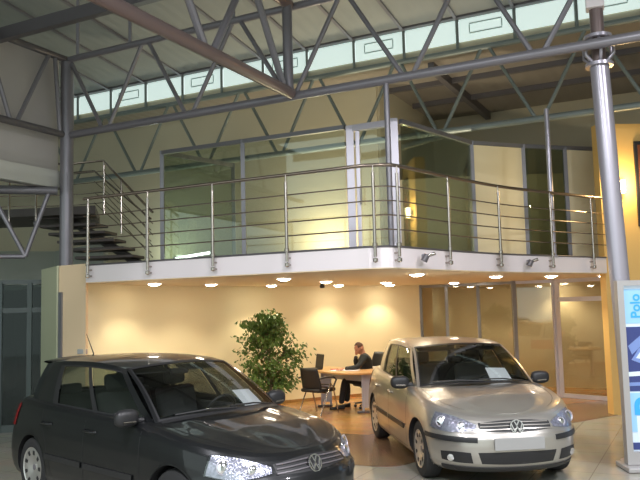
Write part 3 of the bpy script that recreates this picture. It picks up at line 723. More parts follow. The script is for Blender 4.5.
def make_car(paint, loc, yaw, label, strip_m):
    root = empty('hatchback_car', loc, yaw, label, 'car')
    def P(b, name, m, parent=root, **k): return b.build(name, m, parent, **k)
    # --- lower body with wheel arches
    vs = []; fs = []; m = len(PH); nr = len(ROWS)
    bm = bmesh.new()
    for sgn in (1, -1):
        grid = [[bm.verts.new((p.x, p.y*sgn, p.z)) for p in r] for r in ROWS]
        for i in range(nr-1):
            for j in range(m-1): bm.faces.new((grid[i][j], grid[i][j+1], grid[i+1][j+1], grid[i+1][j]))
    bmesh.ops.remove_doubles(bm, verts=bm.verts[:], dist=1e-4)
    kill = []
    for f in bm.faces:
        c = f.calc_center_median()
        for wx, wz in WHEELS:
            if abs(c.y) > .45 and (c.x-wx)**2+(c.z-wz)**2 < AR**2 : kill.append(f); break
            if abs(c.y) > .45 and abs(c.x-wx) < AR*.97 and c.z < wz: kill.append(f); break
    bmesh.ops.delete(bm, geom=kill, context='FACES')
    for e in bm.edges:
        if e.is_boundary:
            for v in e.verts:
                for wx, wz in WHEELS:
                    d = sqrt((v.co.x-wx)**2+(v.co.z-wz)**2)
                    if abs(v.co.y) > .45 and v.co.z > wz-.17 and abs(d-AR) < .045:
                        v.co.x = wx+(v.co.x-wx)*AR/d; v.co.z = wz+(v.co.z-wz)*AR/d
    bmesh.ops.recalc_face_normals(bm, faces=bm.faces[:])
    me = bpy.data.meshes.new('body'); bm.to_mesh(me); bm.free(); me.materials.append(M[paint])
    me.polygons.foreach_set('use_smooth', [True]*len(me.polygons))
    o = bpy.data.objects.new('body', me); COL.objects.link(o); o.parent = root
    # underbody / cabin floor
    b = MB().prism([(1.85, -.62), (1.85, .62), (1.0, .62), (.85, .80), (-.98, .80), (-1.1, .62), (-1.9, .62), (-1.9, -.62), (-1.1, -.62), (-.98, -.80), (.85, -.80), (1.0, -.62)], .19, .24)
    P(b, 'underbody', 'black')
    # arch lips and liners
    for wx, wz in WHEELS:
        for sg in (1, -1):
            outer = []; inn = []; lip = []
            for k in range(33):
                a = R(-25)+R(230)*k/32; x = wx+AR*cos(a); z = wz+AR*sin(a)
                h = hit_side(x+.012*cos(a), max(z, .175)+.012*sin(a), sg)[0]
                outer.append(Vector((x, h.y+.004*sg, z))); inn.append(Vector((x, sg*.56, z))); lip.append(Vector((wx+(AR+.02)*cos(a), h.y+.002*sg, wz+(AR+.02)*sin(a))))
            q = MB(); q.grid([lip, outer]); P(q, 'wheel_arch_lip', paint, smooth=40)
            q = MB(); q.grid([outer, inn]); q.add([Vector((wx, sg*.56, wz))] + inn, [(0, i, i+1) for i in range(1, 33)]); P(q, 'wheel_arch_liner', 'black')
    # hood
    rows = []
    lev = LV[-1]
    for i in range(41):
        ph = .34*(i/40)**.8 if i < 40 else .34; p = body_point(lev, ph); 
        rows.append(p)
    xs = [p.x for p in rows]
    last = rows[-1]
    while last.x > .72: last = Vector((last.x-.04, body_point(lev, .36).y, 0)); rows.append(last)
    grid = []
    for p in rows:
        x = p.x; yc = max(p.y, .002); zt = ztop(x); cr = .05*min(1, max(0, (1.90-x)/.45))
        grid.append([Vector((x, yc*t, zt + cr*(1-t*t) + .010*math.exp(-((abs(t)-.62)/.10)**2)*min(1, max(0, (1.9-x)/.3)))) for t in [k/16 for k in range(-16, 17)]])
    P(MB().grid(grid), 'hood', paint, smooth=60)
    # hood shut line
    for sg in (1, -1):
        a_ = [g[16+int(sg*15)] + Vector((0, 0, .002)) for g in grid[14:]]; a2 = [q + Vector((0, .006*sg, .0005)) for q in a_]
        P(MB().grid([a_, a2]), 'hood_seam', 'black')
    # --- side frames & glass
    s_keys = [0, .055, .352, .385, .662, .70, 1.0]
    vr = [0, .04, .90, 1.0]
    for sg in (1, -1):
        fr = MB()
        def q(s, v, o_=0): p = side_pt(s, v); return Vector((p.x, (p.y+o_)*sg, p.z))
        def patch(b, s0, s1, v0, v1, o_=0, n=8, mm=6): b.grid([[q(lerp(s0, s1, i/n), lerp(v0, v1, j/mm), o_) for i in range(n+1)] for j in range(mm+1)])
        # rails over and under windows, pillars
        patch(fr, 0, 1, vr[2], 1.0, 0, 40, 3); patch(fr, 0, .055, 0, vr[2]); patch(fr, .70, 1.0, 0, vr[2], 0, 14, 8)
        # raked rear edge of the rear door glass
        P(fr, 'side_frame', paint, smooth=50)
        bk = MB(); patch(bk, .055, .70, 0, .05, .003, 30, 2); patch(bk, .345, .378, .04, vr[2]+.01, .003, 3, 8); patch(bk, .05, .70, vr[2]-.015, vr[2]+.012, .003, 30, 2); patch(bk, .655, .70, .04, vr[2], .003, 3, 8)
        P(bk, 'window_seal', 'black', smooth=50)
        for s0_, s1_ in ((.055, .347), (.375, .66)):
            g = MB(); patch(g, s0_, s1_, .03, vr[2], -.006, 12, 8); P(g, 'side_window', 'carglass', smooth=60)
        # rear hatch corner filler between side frame and rear glass is the frame itself
    # roof
    P(MB().grid([[roof_pt(i/24, t/10) for t in range(-10, 11)] for i in range(25)]), 'roof', paint, smooth=60)
    P(MB().grid([[roof_pt(i/24, t/10)-Vector((0, 0, .02)) for t in range(-10, 11)] for i in range(25)]), 'headliner', 'seat', smooth=60)
    # windscreen
    P(MB().grid([[ws_pt(t/12*.965, v/10) for t in range(-12, 13)] for v in range(11)]), 'windscreen', 'windshield', smooth=60)
    for sg in (1, -1): P(MB().grid([[ws_pt(sg*lerp(.955, 1.0, k/3), v/10)+Vector((.002, 0, .003)) for v in range(11)] for k in range(4)]), 'a_pillar', paint, smooth=60)
    fr = MB(); fr.grid([[ws_pt(t/12*.965, lerp(0, .05, k/2))+Vector((.002, 0, .003)) for t in range(-12, 13)] for k in range(3)])
    fr.grid([[ws_pt(t/12*.965, lerp(.955, 1, k/2))+Vector((.002, 0, .003)) for t in range(-12, 13)] for k in range(3)])
    for sg in (1, -1): fr.grid([[ws_pt(sg*lerp(.935, .957, k), v/10)+Vector((.003, 0, .004)) for v in range(11)] for k in range(2)])
    P(fr, 'windscreen_seal', 'black', smooth=60)
    # cowl and wipers
    P(MB().grid([[Vector((.80+.20*(1-(t/10)**2)+dx, .70*t/10, .952+.048*(1-(t/10)**2)+dz)) for t in range(-10, 11)] for dx, dz in ((.075, .0), (.0, .012))]), 'cowl', 'black')
    for y0, y1 in ((.55, -.02), (.02, -.55)):
        P(MB().tube([ws_pt(y0/.715, .02)+Vector((.02, 0, .02)), ws_pt((y0+y1)/2/.715, .05)+Vector((.03, 0, .025)), ws_pt(y1/.715, .06)+Vector((.012, 0, .014))], .008, 6), 'wiper', 'black')
    # rear window / hatch
    P(MB().grid([[rw_pt(t/10*.84, .08+.8*v/8) for t in range(-10, 11)] for v in range(9)]), 'rear_window', 'carglass', smooth=60)
    hf = MB()
    hf.grid([[rw_pt(t/10, .1*k/2)+Vector((-.002, 0, 0)) for t in range(-10, 11)] for k in range(3)]); hf.grid([[rw_pt(t/10, .86+.14*k/2) for t in range(-10, 11)] for k in range(3)])
    for sg in (1, -1): hf.grid([[rw_pt(sg*lerp(.82, 1, k/3), v/10) for v in range(11)] for k in range(4)])
    P(hf, 'hatch_frame', paint, smooth=60)
    sp_ = MB(); rr = [[roof_pt(1, t/10*.92)+Vector((dx, 0, dz)) for t in range(-10, 11)] for dx, dz in ((.06, .006), (-.02, .022), (-.16, .018), (-.165, .004), (-.03, -.012))]
    sp_.grid(rr); P(sp_, 'roof_spoiler', paint, smooth=60)
    # shelf between belt and body at the rear
    lev = LV[-1]; ring = [body_point(lev, .74+.26*k/24) for k in range(25)]; bl = []
    for p in ring:
        bl.append(Vector((max(p.x+.0, -1.9)*1.0, p.y*.8, p.z-.01)))
    for sg in (1, -1): P(MB().grid([[Vector((p.x, p.y*sg, p.z)) for p in ring], [Vector((p.x, p.y*sg, p.z)) for p in bl]]), 'hatch_ledge', paint)
    # --- lights & front
    for sg in (1, -1):
        hb = radial_patch([(sg*32, .664), (sg*42, .712), (sg*54, .752), (sg*67, .774)], [(sg*32, .622), (sg*42, .600), (sg*54, .592), (sg*69, .622)], 22, 8, -.004)
        hl = radial_patch([(sg*31.5, .668), (sg*42, .716), (sg*54, .756), (sg*68, .778)], [(sg*31.5, .618), (sg*42, .596), (sg*54, .588), (sg*70, .618)], 22, 8, .006, .012)
        hb = radial_patch([(sg*32, .664), (sg*42, .712), (sg*54, .752), (sg*67, .774)], [(sg*32, .622), (sg*42, .600), (sg*54, .592), (sg*69, .622)], 22, 8, .003)
        ho = P(hb, 'headlight', 'lamp_bowl', smooth=60)
        for a_, z_, r_ in ((59, .685, .062), (43, .655, .047)):
            p, nn = hit_radial(R(a_)*sg, z_); nn = (nn+Vector((.9, 0, 0))).normalized()
            mt = Matrix.Translation(p+nn*.001) @ nn.to_track_quat('Z', 'Y').to_matrix().to_4x4()
            rr_ = MB(); rr_.lathe([(r_, 0), (r_, .007), (r_*.90, .010), (r_*.86, .004)], 20, mt); P(rr_, 'lamp_ring', 'alu', ho, smooth=40)
            rr_ = MB(); rr_.lathe([(r_*.84, .003), (r_*.62, .009), (r_*.35, .013), (.001, .014)], 20, mt); P(rr_, 'projector', 'lamp_chrome', ho, smooth=60)
        P(hl, 'lens', 'lens', ho, smooth=60)
        # bumper black strip
        P(radial_patch([(sg*30, .545), (sg*50, .552), (sg*76, .560)], [(sg*30, .494), (sg*50, .500), (sg*76, .512)], 24, 4, .010, .014), 'bumper_strip', 'black', smooth=50)
        # side intake with fog lamp
        iv = P(radial_patch([(sg*35, .392), (sg*46, .398), (sg*58, .390)], [(sg*34, .282), (sg*46, .285), (sg*58, .300)], 14, 5, .003), 'side_intake', 'black')
        p, nn = hit_radial(R(50)*sg, .332); nn = (nn+Vector((.8, 0, 0))).normalized()
        mt = Matrix.Translation(p+nn*.002) @ nn.to_track_quat('Z', 'Y').to_matrix().to_4x4()
        q_ = MB(); q_.lathe([(.038, 0), (.036, .012), (.001, .016)], 18, mt); P(q_, 'fog_lamp', 'lamp_chrome', iv, smooth=60)
    gr = P(radial_patch([(-31, .682), (-15, .700), (0, .706), (15, .700), (31, .682)], [(-29, .608), (-15, .596), (0, .590), (15, .596), (29, .608)], 30, 5, .002), 'upper_grille', 'black', smooth=60)
    for z0_, z1_ in ((.674, .683), (.644, .653), (.614, .623)):
        P(radial_patch([(-29, z1_-.006), (0, z1_+.002), (29, z1_-.006)], [(-29, z0_-.006), (0, z0_+.002), (29, z0_-.006)], 26, 2, .012, .012), 'grille_slat', 'silver' if paint == 'silver' else 'steel_dark', gr, smooth=50)
    p, nn = hit_radial(0, .645); nn = Vector((1, 0, .28)).normalized()
    mt = Matrix.Translation(p+Vector((.026, 0, 0))) @ Matrix(((0, nn.z*-1, nn.x, 0), (1, 0, 0, 0), (0, nn.x, nn.z, 0), (0, 0, 0, 1)))
    q_ = MB(); q_.lathe([(.001, 0), (.074, 0), (.074, -.012)], 28, mt); em = P(q_, 'badge_disc', 'black', gr)
    q_ = MB(); make_vw_emblem(q_, mt, .074); P(q_, 'emblem', 'lamp_chrome', gr, smooth=30)
    # licence plate
    pl_ = MB()
    if paint == 'silver': pl_.box((2.108, 0, .482), (.016, .54, .125), bev=.004); P(pl_, 'licence_plate', 'plate')

    P(radial_patch([(-30, .395), (0, .400), (30, .395)], [(-28, .280), (0, .268), (28, .280)], 26, 5, .003), 'lower_grille', 'black')
    P(radial_patch([(-60, .245), (0, .235), (60, .245)], [(-60, .188), (0, .182), (60, .188)], 40, 2, .012, .02), 'front_spoiler', 'black', smooth=50)
    # --- sides
    for sg in (1, -1):
        for x0, x1 in ((.66, -.20), (-.25, -1.00)):
            xs_ = [lerp(x0, x1, k/10) for k in range(11)]
            P(side_strip([(x, .485) for x in xs_], .052, .014, sg, .02), 'door_moulding', 'black', smooth=40)
        ln = [[(.74, .92), (.745, .7), (.75, .5), (.72, .27), (.68, .25)], [(-.225, .955), (-.225, .7), (-.225, .5), (-.225, .25)], [(-1.14, .97), (-1.10, .80), (-1.02, .66), (-.98, .55), (-.93, .40), (-.88, .27)], [(.68, .25), (0, .245), (-.88, .25)]]
        for pl2 in ln:
            sp2 = spline(pl2, 5); P(side_strip(sp2, .010, .0015, sg), 'door_seam', 'black')
        for x_ in (-.09, -.98):
            h, nn = hit_side(x_, .815, sg); hh = Vector((0, sg*.03, 0))
            P(MB().tube([h+Vector((.10, 0, 0)), h+Vector((.08, sg*.03, 0)), h+Vector((-.08, sg*.03, .003)), h+Vector((-.10, 0, .003))], .014, 8), 'door_handle', paint, smooth=60)
        # mirror
        c = Vector((.60, sg*.90, 1.0)); mb = MB(); 
        sq = lambda t_: math.copysign(abs(t_)**.72, t_); mb.grid([[c+Vector((.06*sq(sin(pi*i/12)*cos(2*pi*j/24)), .115*sq(sin(pi*i/12)*sin(2*pi*j/24))*(1+.12*sg*0), .078*sq(cos(pi*i/12)))) for j in range(25)] for i in range(13)]); mo = P(mb, 'door_mirror', 'black', smooth=60)
        P(MB().box(c+Vector((-.052, 0, 0)), (.02, .18, .11), bev=.009), 'mirror_glass', 'black', mo, smooth=60)
        P(MB().tube([Vector((.62, sg*.74, .965)), Vector((.60, sg*.83, .975))], .028, 8), 'mirror_arm', 'black', mo, smooth=60)
        P(MB().tube([c+Vector((.055, -sg*.06, -.035)), c+Vector((.05, sg*.06, -.03))], .010, 6), 'indicator', 'chrome', mo, smooth=60)
        # tail lamp
        tl_ = MB(); rows = []
        for z_ in (.72, .80, .88, .95):
            r_ = []
            for k in range(9):
                a = R(lerp(122, 158, k/8)); d = Vector((cos(a), sin(a)*sg, 0)); o_ = Vector((-1.3, 0, z_))+d*3; h = BV.ray_cast(o_, -d); nn = h[1] if h[1].dot(d) > 0 else -h[1]; r_.append(h[0]+nn*.008)
            rows.append(r_)
        tl_.grid(rows); P(tl_, 'tail_lamp', 'red', smooth=60)
    # --- wheels
    for wx, wz in WHEELS:
        for sg in (1, -1):
            mt = Matrix.Translation((wx, sg*.745, wz)) @ Matrix.Rotation(R(-90*sg), 4, 'X')
            ty = MB(); ty.lathe([(.205, -.10), (.27, -.105), (.300, -.09), (.3145, -.06), (.3145, .06), (.302, .088), (.27, .102), (.215, .098), (.205, .085), (.205, -.10)], 40, mt)
            to = P(ty, 'wheel', 'rubber', smooth=40)
            hc = MB(); prof = [(.001, .070), (.035, .072), (.05, .066), (.10, .080), (.15, .092), (.172, .094), (.20, .090), (.212, .098)]
            hc.lathe(prof, 48, mt); P(hc, 'hub_cap', 'hubcap', to, smooth=30)
            for k in range(9):
                sl_ = MB(); a = 2*pi*k/9; mm = mt @ Matrix.Rotation(a, 4, 'Z') @ Matrix.Translation((.158, 0, .0935))
                sl_.prism([(-.022, -.016), (.018, -.022), (.022, 0), (.018, .022), (-.022, .016), (-.026, 0)], -.004, .0025, mm); P(sl_, 'hub_cap_slot', 'black', to)
            lg_ = MB(); lg_.lathe([(.03, .070), (.03, .076), (.001, .077)], 18, mt); P(lg_, 'hub_badge', 'steel', to, smooth=40)
    # --- interior
    P(MB().box((.62, 0, .86), (.42, 1.30, .16), bev=.05), 'dashboard', 'black', smooth=50)
    st = MB(); mt = Matrix.Translation((.33, .36, .90)) @ Matrix.Rotation(R(-62), 4, 'Y')
    st.tube([mt @ Vector((.185*cos(2*pi*k/24), .185*sin(2*pi*k/24), 0)) for k in range(24)], .015, 8, closed=True)
    for a in (0, pi*.55, -pi*.55): st.tube([mt @ Vector((0, 0, 0)), mt @ Vector((-.18*cos(a), .18*sin(a), 0))], .016, 6)
    st.tube([mt @ Vector((0, 0, .0)), Vector((.5, .36, .84))], .03, 8); P(st, 'steering_wheel', 'black', smooth=50)
    for y_ in (.36, -.36):
        so_ = P(MB().box((-.12, y_, .50), (.50, .50, .16), bev=.05), 'front_seat', 'seat', smooth=50)
        P(MB().box((-.40, y_, .83), (.13, .48, .60), Matrix.Rotation(R(-14), 3, 'Y'), bev=.05), 'seat_back', 'seat', so_, smooth=50)
        P(MB().box((-.48, y_, 1.22), (.09, .26, .17), Matrix.Rotation(R(-10), 3, 'Y'), bev=.04), 'headrest', 'seat', so_, smooth=50)
    rs = P(MB().box((-1.0, 0, .48), (.5, 1.25, .16), bev=.05), 'rear_seat', 'seat', smooth=50)
    P(MB().box((-1.30, 0, .78), (.13, 1.22, .58), Matrix.Rotation(R(-16), 3, 'Y'), bev=.05), 'seat_back', 'seat', rs, smooth=50)
    for y_ in (.4, -.4): P(MB().box((-1.36, y_, 1.10), (.08, .24, .12), bev=.03), 'headrest', 'seat', rs, smooth=50)
    P(MB().box((-.2, 0, .27), (2.6, 1.4, .04)), 'carpet', 'seat')
    for sg in (1, -1): P(MB().box((-.2, sg*.70, .62), (2.0, .06, .62), bev=.02), 'door_trim', 'seat', smooth=50)
    P(MB().box((.13, 0, 1.33), (.02, .22, .06), bev=.01), 'rear_view_mirror', 'black')
    for y_ in (.3, -.3): P(MB().box((.02, y_, 1.352), (.16, .42, .012), Matrix.Rotation(R(14), 3, 'Y')), 'sun_visor', 'seat')
    # antenna
    a0 = roof_pt(.93, 0); P(MB().tube([a0, a0+Vector((.03, 0, .03)), a0+Vector((-.14, 0, .26))], [.014, .007, .003], 8), 'antenna', 'black')
    return root
CARS = [('silver', (1.751, 9.907, 0), -1.446, 'silver compact hatchback parked nose forward at right, price sheet on dashboard', 'black'),
        ('graphite', (-1.566, 7.739, 0), -.764, 'dark graphite hatchback angled in the left foreground under the balcony', 'black')]
for c in CARS: make_car(*c)
# price sheets lying on the dashboards behind the windscreens
for (paint, loc, yaw, _, _), lab, yy in zip(CARS, ('white price sheet leaning behind the windscreen of the silver car', 'white price sheet leaning behind the windscreen of the dark car'), (.30, .37)):
    mw = Matrix.Translation(loc) @ Matrix.Rotation(yaw, 4, 'Z')
    b = MB(); a = ws_pt((yy-.15)/.735, .05); c = ws_pt((yy+.15)/.735, .05); d = ws_pt((yy+.14)/.72, .33); e = ws_pt((yy-.14)/.72, .33)
    off_ = Vector((-.03, 0, -.012))
    rows = [[mw @ (lerp(lerp(a, c, i/4), lerp(e, d, i/4), j/4)+off_) for i in range(5)] for j in range(5)]
    b.grid(rows); o = b.build('price_sheet', 'paper', origin=rows[0][0], solid=.0015); tag(o, lab, 'paper')

# ================================================================ DESK AREA
desk_c = (.45, 14.2, 0)
t = empty('office_desk', desk_c, 0, 'light wooden desk on grey metal legs before the cream wall', 'desk'); bpy.context.view_layer.update()
dp = [(-.44, 14.72), (-.02, 13.98), (.27, 13.60), (.43, 13.46), (.66, 13.42), (1.10, 13.52), (1.42, 13.62), (1.42, 14.25), (.75, 14.35), (.5, 14.6), (.1, 15.1)]
b = MB().prism(dp, .715, .75); o = b.build('desktop', 'desk', origin=(.45, 14.2, 0)); o.modifiers.new('bevel', 'BEVEL').width = .006; rel(o, t)
for (x, y) in ((.80, 13.72), (.05, 14.72)):
    b = MB(); 
    for dx in (-.085, .085): b.box((x+dx, y, .37), (.045, .05, .69), bev=.008)
    b.box((x, y, .40), (.14, .03, .6)); rel(b.build('leg', 'alu'), t)
    rel(MB().box((x-.03, y, .025), (.30 if x < .5 else .34, .07, .04), bev=.01).build('foot', 'steel_dark'), t)
rel(MB().bar((.05, 14.72, .62), (.80, 13.75, .62), .02, .12).build('cross_rail', 'alu'), t)
def at(par_name, o): return o
# laptop
t = empty('laptop', (-.08, 14.55, .75), 0, 'open black laptop standing on the left end of the desk', 'laptop'); bpy.context.view_layer.update()
ax = Matrix.Rotation(R(25), 3, 'Z')
rel(MB().box((-.20, 14.52, .762), (.26, .34, .022), ax, bev=.005).build('keyboard_base', 'black'), t)
rel(MB().box((-.065, 14.58, .90), (.012, .34, .27), ax @ Matrix.Rotation(R(8), 3, 'Y'), bev=.004).build('screen', 'black'), t)
# papers
for (x, y, a, lab) in ((.28, 14.10, 20, 'white paper sheets lying mid desk left of the outstretched hand'), (.52, 14.02, -12, 'open white booklet lying under the forearm on the desk')):
    b = MB(); b.box((x, y, .7535), (.30, .21, .005), Matrix.Rotation(R(a), 3, 'Z')); b.box((x+.02, y+.01, .758), (.29, .2, .002), Matrix.Rotation(R(a+6), 3, 'Z')); tag(b.build('paper_sheets', 'paper', origin=(x, y, .75)), lab, 'paper')
o = MB().box((.22, 14.3, .760), (.16, .11, .018), Matrix.Rotation(R(10), 3, 'Z'), bev=.003).build('notebook', 'red', origin=(.22, 14.3, .75)); tag(o, 'small red notebook lying near the laptop on the desk', 'notebook')
t = empty('coffee_cup', (.95, 13.78, .75), 0, 'white cup on the right end of the desk', 'cup'); bpy.context.view_layer.update()
rel(MB().lathe([(.001, .003), (.028, .003), (.03, 0), (.033, .02), (.042, .085), (.038, .085), (.028, .015), (.001, .01)], 20, Matrix.Translation((.95, 13.78, .751))).build('cup_body', 'cup', smooth=50), t)
rel(MB().tube([(.99, 13.78, .82), (1.018, 13.78, .81), (1.015, 13.78, .785), (.985, 13.78, .775)], .006, 8).build('handle', 'cup', smooth=50), t)
# pen and phone pot
# visitor chair
t = empty('visitor_chair', (-.10, 13.80, 0), R(48), 'black visitor chair with chrome A-shaped legs at the left of the desk', 'chair')
def C(b, name, m, **k): return b.build(name, m, t, **k)
rows = []
for i in range(9):
    v = i/8; z = .46+.38*v; x = -.22-.09*v
    rows.append([Vector((x+.05*(abs(k)/6)**2, .235*k/6*(1-.12*v*v), z)) for k in range(-6, 7)])
C(MB().grid(rows), 'backrest', 'black', smooth=60, solid=.04)
C(MB().box((.0, 0, .44), (.48, .46, .07), bev=.03), 'seat', 'black', smooth=50)
for sg in (1, -1):
    C(MB().tube([(.24, sg*.27, .0), (.06, sg*.27, .60), (-.02, sg*.27, .64), (-.06, sg*.27, .60), (-.26, sg*.27, 0)][:1] + [(.10, sg*.27, .50)], .013, 8), 'leg', 'chrome', smooth=60)
    C(MB().tube([(.10, sg*.27, .50), (.05, sg*.27, .56), (-.26, sg*.27, .0)], .013, 8), 'leg', 'chrome', smooth=60)
    C(MB().tube([(-.25, sg*.25, .66), (-.1, sg*.27, .68), (.12, sg*.27, .67), (.2, sg*.27, .62), (.12, sg*.27, .50)], .017, 8), 'armrest', 'black', smooth=60)
C(MB().tube([(.07, -.27, .53), (.07, .27, .53)], .012, 8), 'cross_tube', 'chrome')
C(MB().tube([(-.08, -.27, .40), (-.08, .27, .40)], .012, 8), 'cross_tube', 'chrome')
# swivel chair of the seated person (person faces -x)
t2 = empty('swivel_chair', (.88, 14.46, 0), R(212), 'black swivel office chair carrying the seated person', 'chair')
def C2(b, name, m, **k): return b.build(name, m, t2, **k)
C2(MB().box((.0, 0, .45), (.48, .48, .08), bev=.035), 'seat', 'black', smooth=50)
rows = [[Vector((-.25-.10*(i/8)**1.3+.05*(abs(k)/6)**2, .23*k/6*(1-.2*(i/8)**3), .52+.52*i/8)) for k in range(-6, 7)] for i in range(9)]
C2(MB().grid(rows), 'backrest', 'black', smooth=60, solid=.045)
C2(MB().tube([(0, 0, .42), (0, 0, .10)], .028, 12), 'gas_lift', 'black', smooth=50)
C2(MB().tube([(-.05, 0, .42), (-.27, 0, .42), (-.32, 0, .6)], .02, 8), 'back_bracket', 'black', smooth=50)
for k in range(5):
    a = k*2*pi/5+.3; d = Vector((cos(a), sin(a), 0))
    lg = C2(MB().tube([d*.02+Vector((0, 0, .12)), d*.30+Vector((0, 0, .075))], [.024, .016], 8), 'leg', 'black', smooth=50)
    MB().sphere(d*.30+Vector((0, 0, .030)), .03, (1, 1, 1), 12).build('castor', 'black', lg, smooth=60)
for sg in (1, -1): C2(MB().tube([(-.18, sg*.27, .45), (-.12, sg*.28, .62), (.10, sg*.28, .64)], .018, 8), 'armrest', 'black', smooth=50)

# ---------------------------------------------------------------- person
def skin_mesh(name, pts, edges, radii, m, parent, sub=2, root=0):
    me = bpy.data.meshes.new(name); me.from_pydata(pts, edges, []); o = bpy.data.objects.new(name, me); COL.objects.link(o)
    sk = o.modifiers.new('s', 'SKIN'); sk.use_smooth_shade = True
    lay = me.skin_vertices[0].data if me.skin_vertices else None
    if lay is None:
        bm = bmesh.new(); bm.from_mesh(me); bm.verts.layers.skin.verify(); bm.to_mesh(me); bm.free(); lay = me.skin_vertices[0].data
    for i, r in enumerate(radii):
        lay[i].radius = (r, r) if not isinstance(r, tuple) else r
        lay[i].use_root = (i == root)
    sb = o.modifiers.new('d', 'SUBSURF'); sb.levels = sub; sb.render_levels = sub
    bpy.context.view_layer.update(); dg = bpy.context.evaluated_depsgraph_get()
    me2 = bpy.data.meshes.new_from_object(o.evaluated_get(dg)); bpy.data.objects.remove(o)
    me2.materials.clear(); me2.materials.append(M[m]); me2.polygons.foreach_set('use_smooth', [True]*len(me2.polygons))
    o2 = bpy.data.objects.new(name, me2); COL.objects.link(o2)
    if parent: o2.parent = parent; o2.matrix_parent_inverse = parent.matrix_world.inverted()
    return o2
pe = empty('person', (.86, 14.42, 0), 0, 'seated person in black jacket leaning head on one hand, other arm on desk', 'person'); bpy.context.view_layer.update()
X0, Y0 = .86, 14.42
def v3(x, y, z): return (X0+x, Y0+y, z)
# clothed body: pelvis root, torso leaning forward (-x), both arms, legs
pts = [v3(.0, .04, .56), v3(-.01, 0, .70), v3(-.04, 0, .86), v3(-.07, 0, .98), v3(-.09, 0, 1.05),   # 0-4 spine
       v3(-.06, -.19, .97), v3(-.20, -.32, .81), v3(-.34, -.36, .79), v3(-.46, -.38, .785),                               # 5-8 near arm (camera side) resting on desk
       v3(-.06, .18, .97), v3(-.22, .20, .80), v3(-.23, .14, .90), v3(-.215, .085, .985),            # 9-12 far arm elbow on desk, hand to face
       v3(-.03, -.10, .53), v3(-.45, -.13, .56), v3(-.50, -.14, .30), v3(-.54, -.14, .10),
       v3(-.03, .10, .53), v3(-.42, .14, .56), v3(-.40, .15, .30), v3(-.42, .15, .10)]
eds = [(0, 1), (1, 2), (2, 3), (3, 4), (3, 5), (5, 6), (6, 7), (7, 8), (3, 9), (9, 10), (10, 11), (11, 12), (0, 13), (13, 14), (14, 15), (15, 16), (0, 17), (17, 18), (18, 19), (19, 20)]
rad = [.14, (.14, .17), (.145, .19), (.12, .17), .06, .068, .052, .046, .040, .068, .052, .044, .038, .10, .075, .058, .048, .10, .075, .058, .048]
body = skin_mesh('body', pts, eds, rad, 'jacket', pe)
# trousers are the lower half: a second skin slightly larger over the legs
skin_mesh('trousers', [pts[0], pts[13], pts[14], pts[15], pts[16], pts[17], pts[18], pts[19], pts[20]], [(0, 1), (1, 2), (2, 3), (3, 4), (0, 5), (5, 6), (6, 7), (7, 8)],
          [.136, .106, .082, .064, .056, .106, .082, .064, .056], 'trousers', pe)
for i, y_ in ((16, -.14), (20, .15)):
    p = Vector(pts[i]); b = MB(); rows = []
    for k in range(9):
        t_ = k/8; x = p.x+.07-.29*t_; w = .045*sqrt(max(.02, 1-(2*t_-1)**4))+.003; h = lerp(.085, .045, min(1, t_*1.3))
        rows.append([Vector((x, p.y+w*cos(a), .004+(h*(.5+.5*sin(a))))) for a in [2*pi*j/12 for j in range(13)]])
    b.grid(rows); b.add(rows[0][:12], [tuple(range(12))]); b.add(rows[-1][:12], [tuple(range(12))])
    rel(b.build('shoe', 'black', smooth=60), pe)
# head: tilted down toward the desk, facing -x and a little to the camera
hm = Matrix.Translation(v3(-.155, -.01, 1.135)) @ Matrix.Rotation(R(200), 4, 'Z') @ Matrix.Rotation(R(22), 4, 'Y')
def headpt(th, phi):   # local: +x is the face
    x = sin(th)*cos(phi); y = sin(th)*sin(phi); z = cos(th)
    rx, ry, rz = .094, .073, .118
    if z < 0: k = 1+z*.30; ry *= k; rx *= (1+z*.16)
    p = Vector((x*rx, y*ry, z*rz))
    if x > 0:
        p.x += .020*math.exp(-((y/.18)**2))*math.exp(-((z+.22)/.16)**2)     # nose
        p.x += .006*math.exp(-((y/.4)**2))*math.exp(-((z-.22)/.10)**2)      # brow
        p.x -= .007*(math.exp(-(((y-.33)/.16)**2))+math.exp(-(((y+.33)/.16)**2)))*math.exp(-((z-.02)/.10)**2)
        p.x += .006*math.exp(-((y/.3)**2))*math.exp(-((z+.52)/.07)**2)      # lips
        p.x += .008*math.exp(-((y/.35)**2))*math.exp(-((z+.85)/.12)**2)     # chin
    return p
b = MB(); b.grid([[hm @ headpt(pi*i/28, 2*pi*j/36) for j in range(37)] for i in range(29)])
head = rel(b.build('head', 'skin', smooth=80, merge=1e-5), pe)
b = MB(); b.tube([hm @ Vector((-.03, 0, -.06)), v3(-.08, 0, 1.0)], [.05, .058], 14); rel(b.build('neck', 'skin', smooth=60), pe)
b = MB()
for sg in (1, -1): b.sphere(hm @ Vector((-.005, sg*.074, -.005)), .03, (.6, .35, 1), 12)
rel(b.build('ears', 'skin', smooth=60), head)
b = MB(); rows = []
for i in range(13):
    rows.append([hm @ (headpt(pi*i/28*.98, phi)*1.07) for phi in [R(62)+R(236)*j/24 for j in range(25)]])
b.grid(rows); b.grid([[hm @ (headpt(pi*i/28, phi)*1.06) for phi in [2*pi*j/30 for j in range(31)]] for i in range(8)])
rel(b.build('hair', 'hair', smooth=80), head)
b = MB()
for sg in (1, -1): b.sphere(hm @ Vector((.083, sg*.027, .004)), .009, (1, 1, 1), 10)
rel(b.build('eyes', 'black', smooth=60), head)
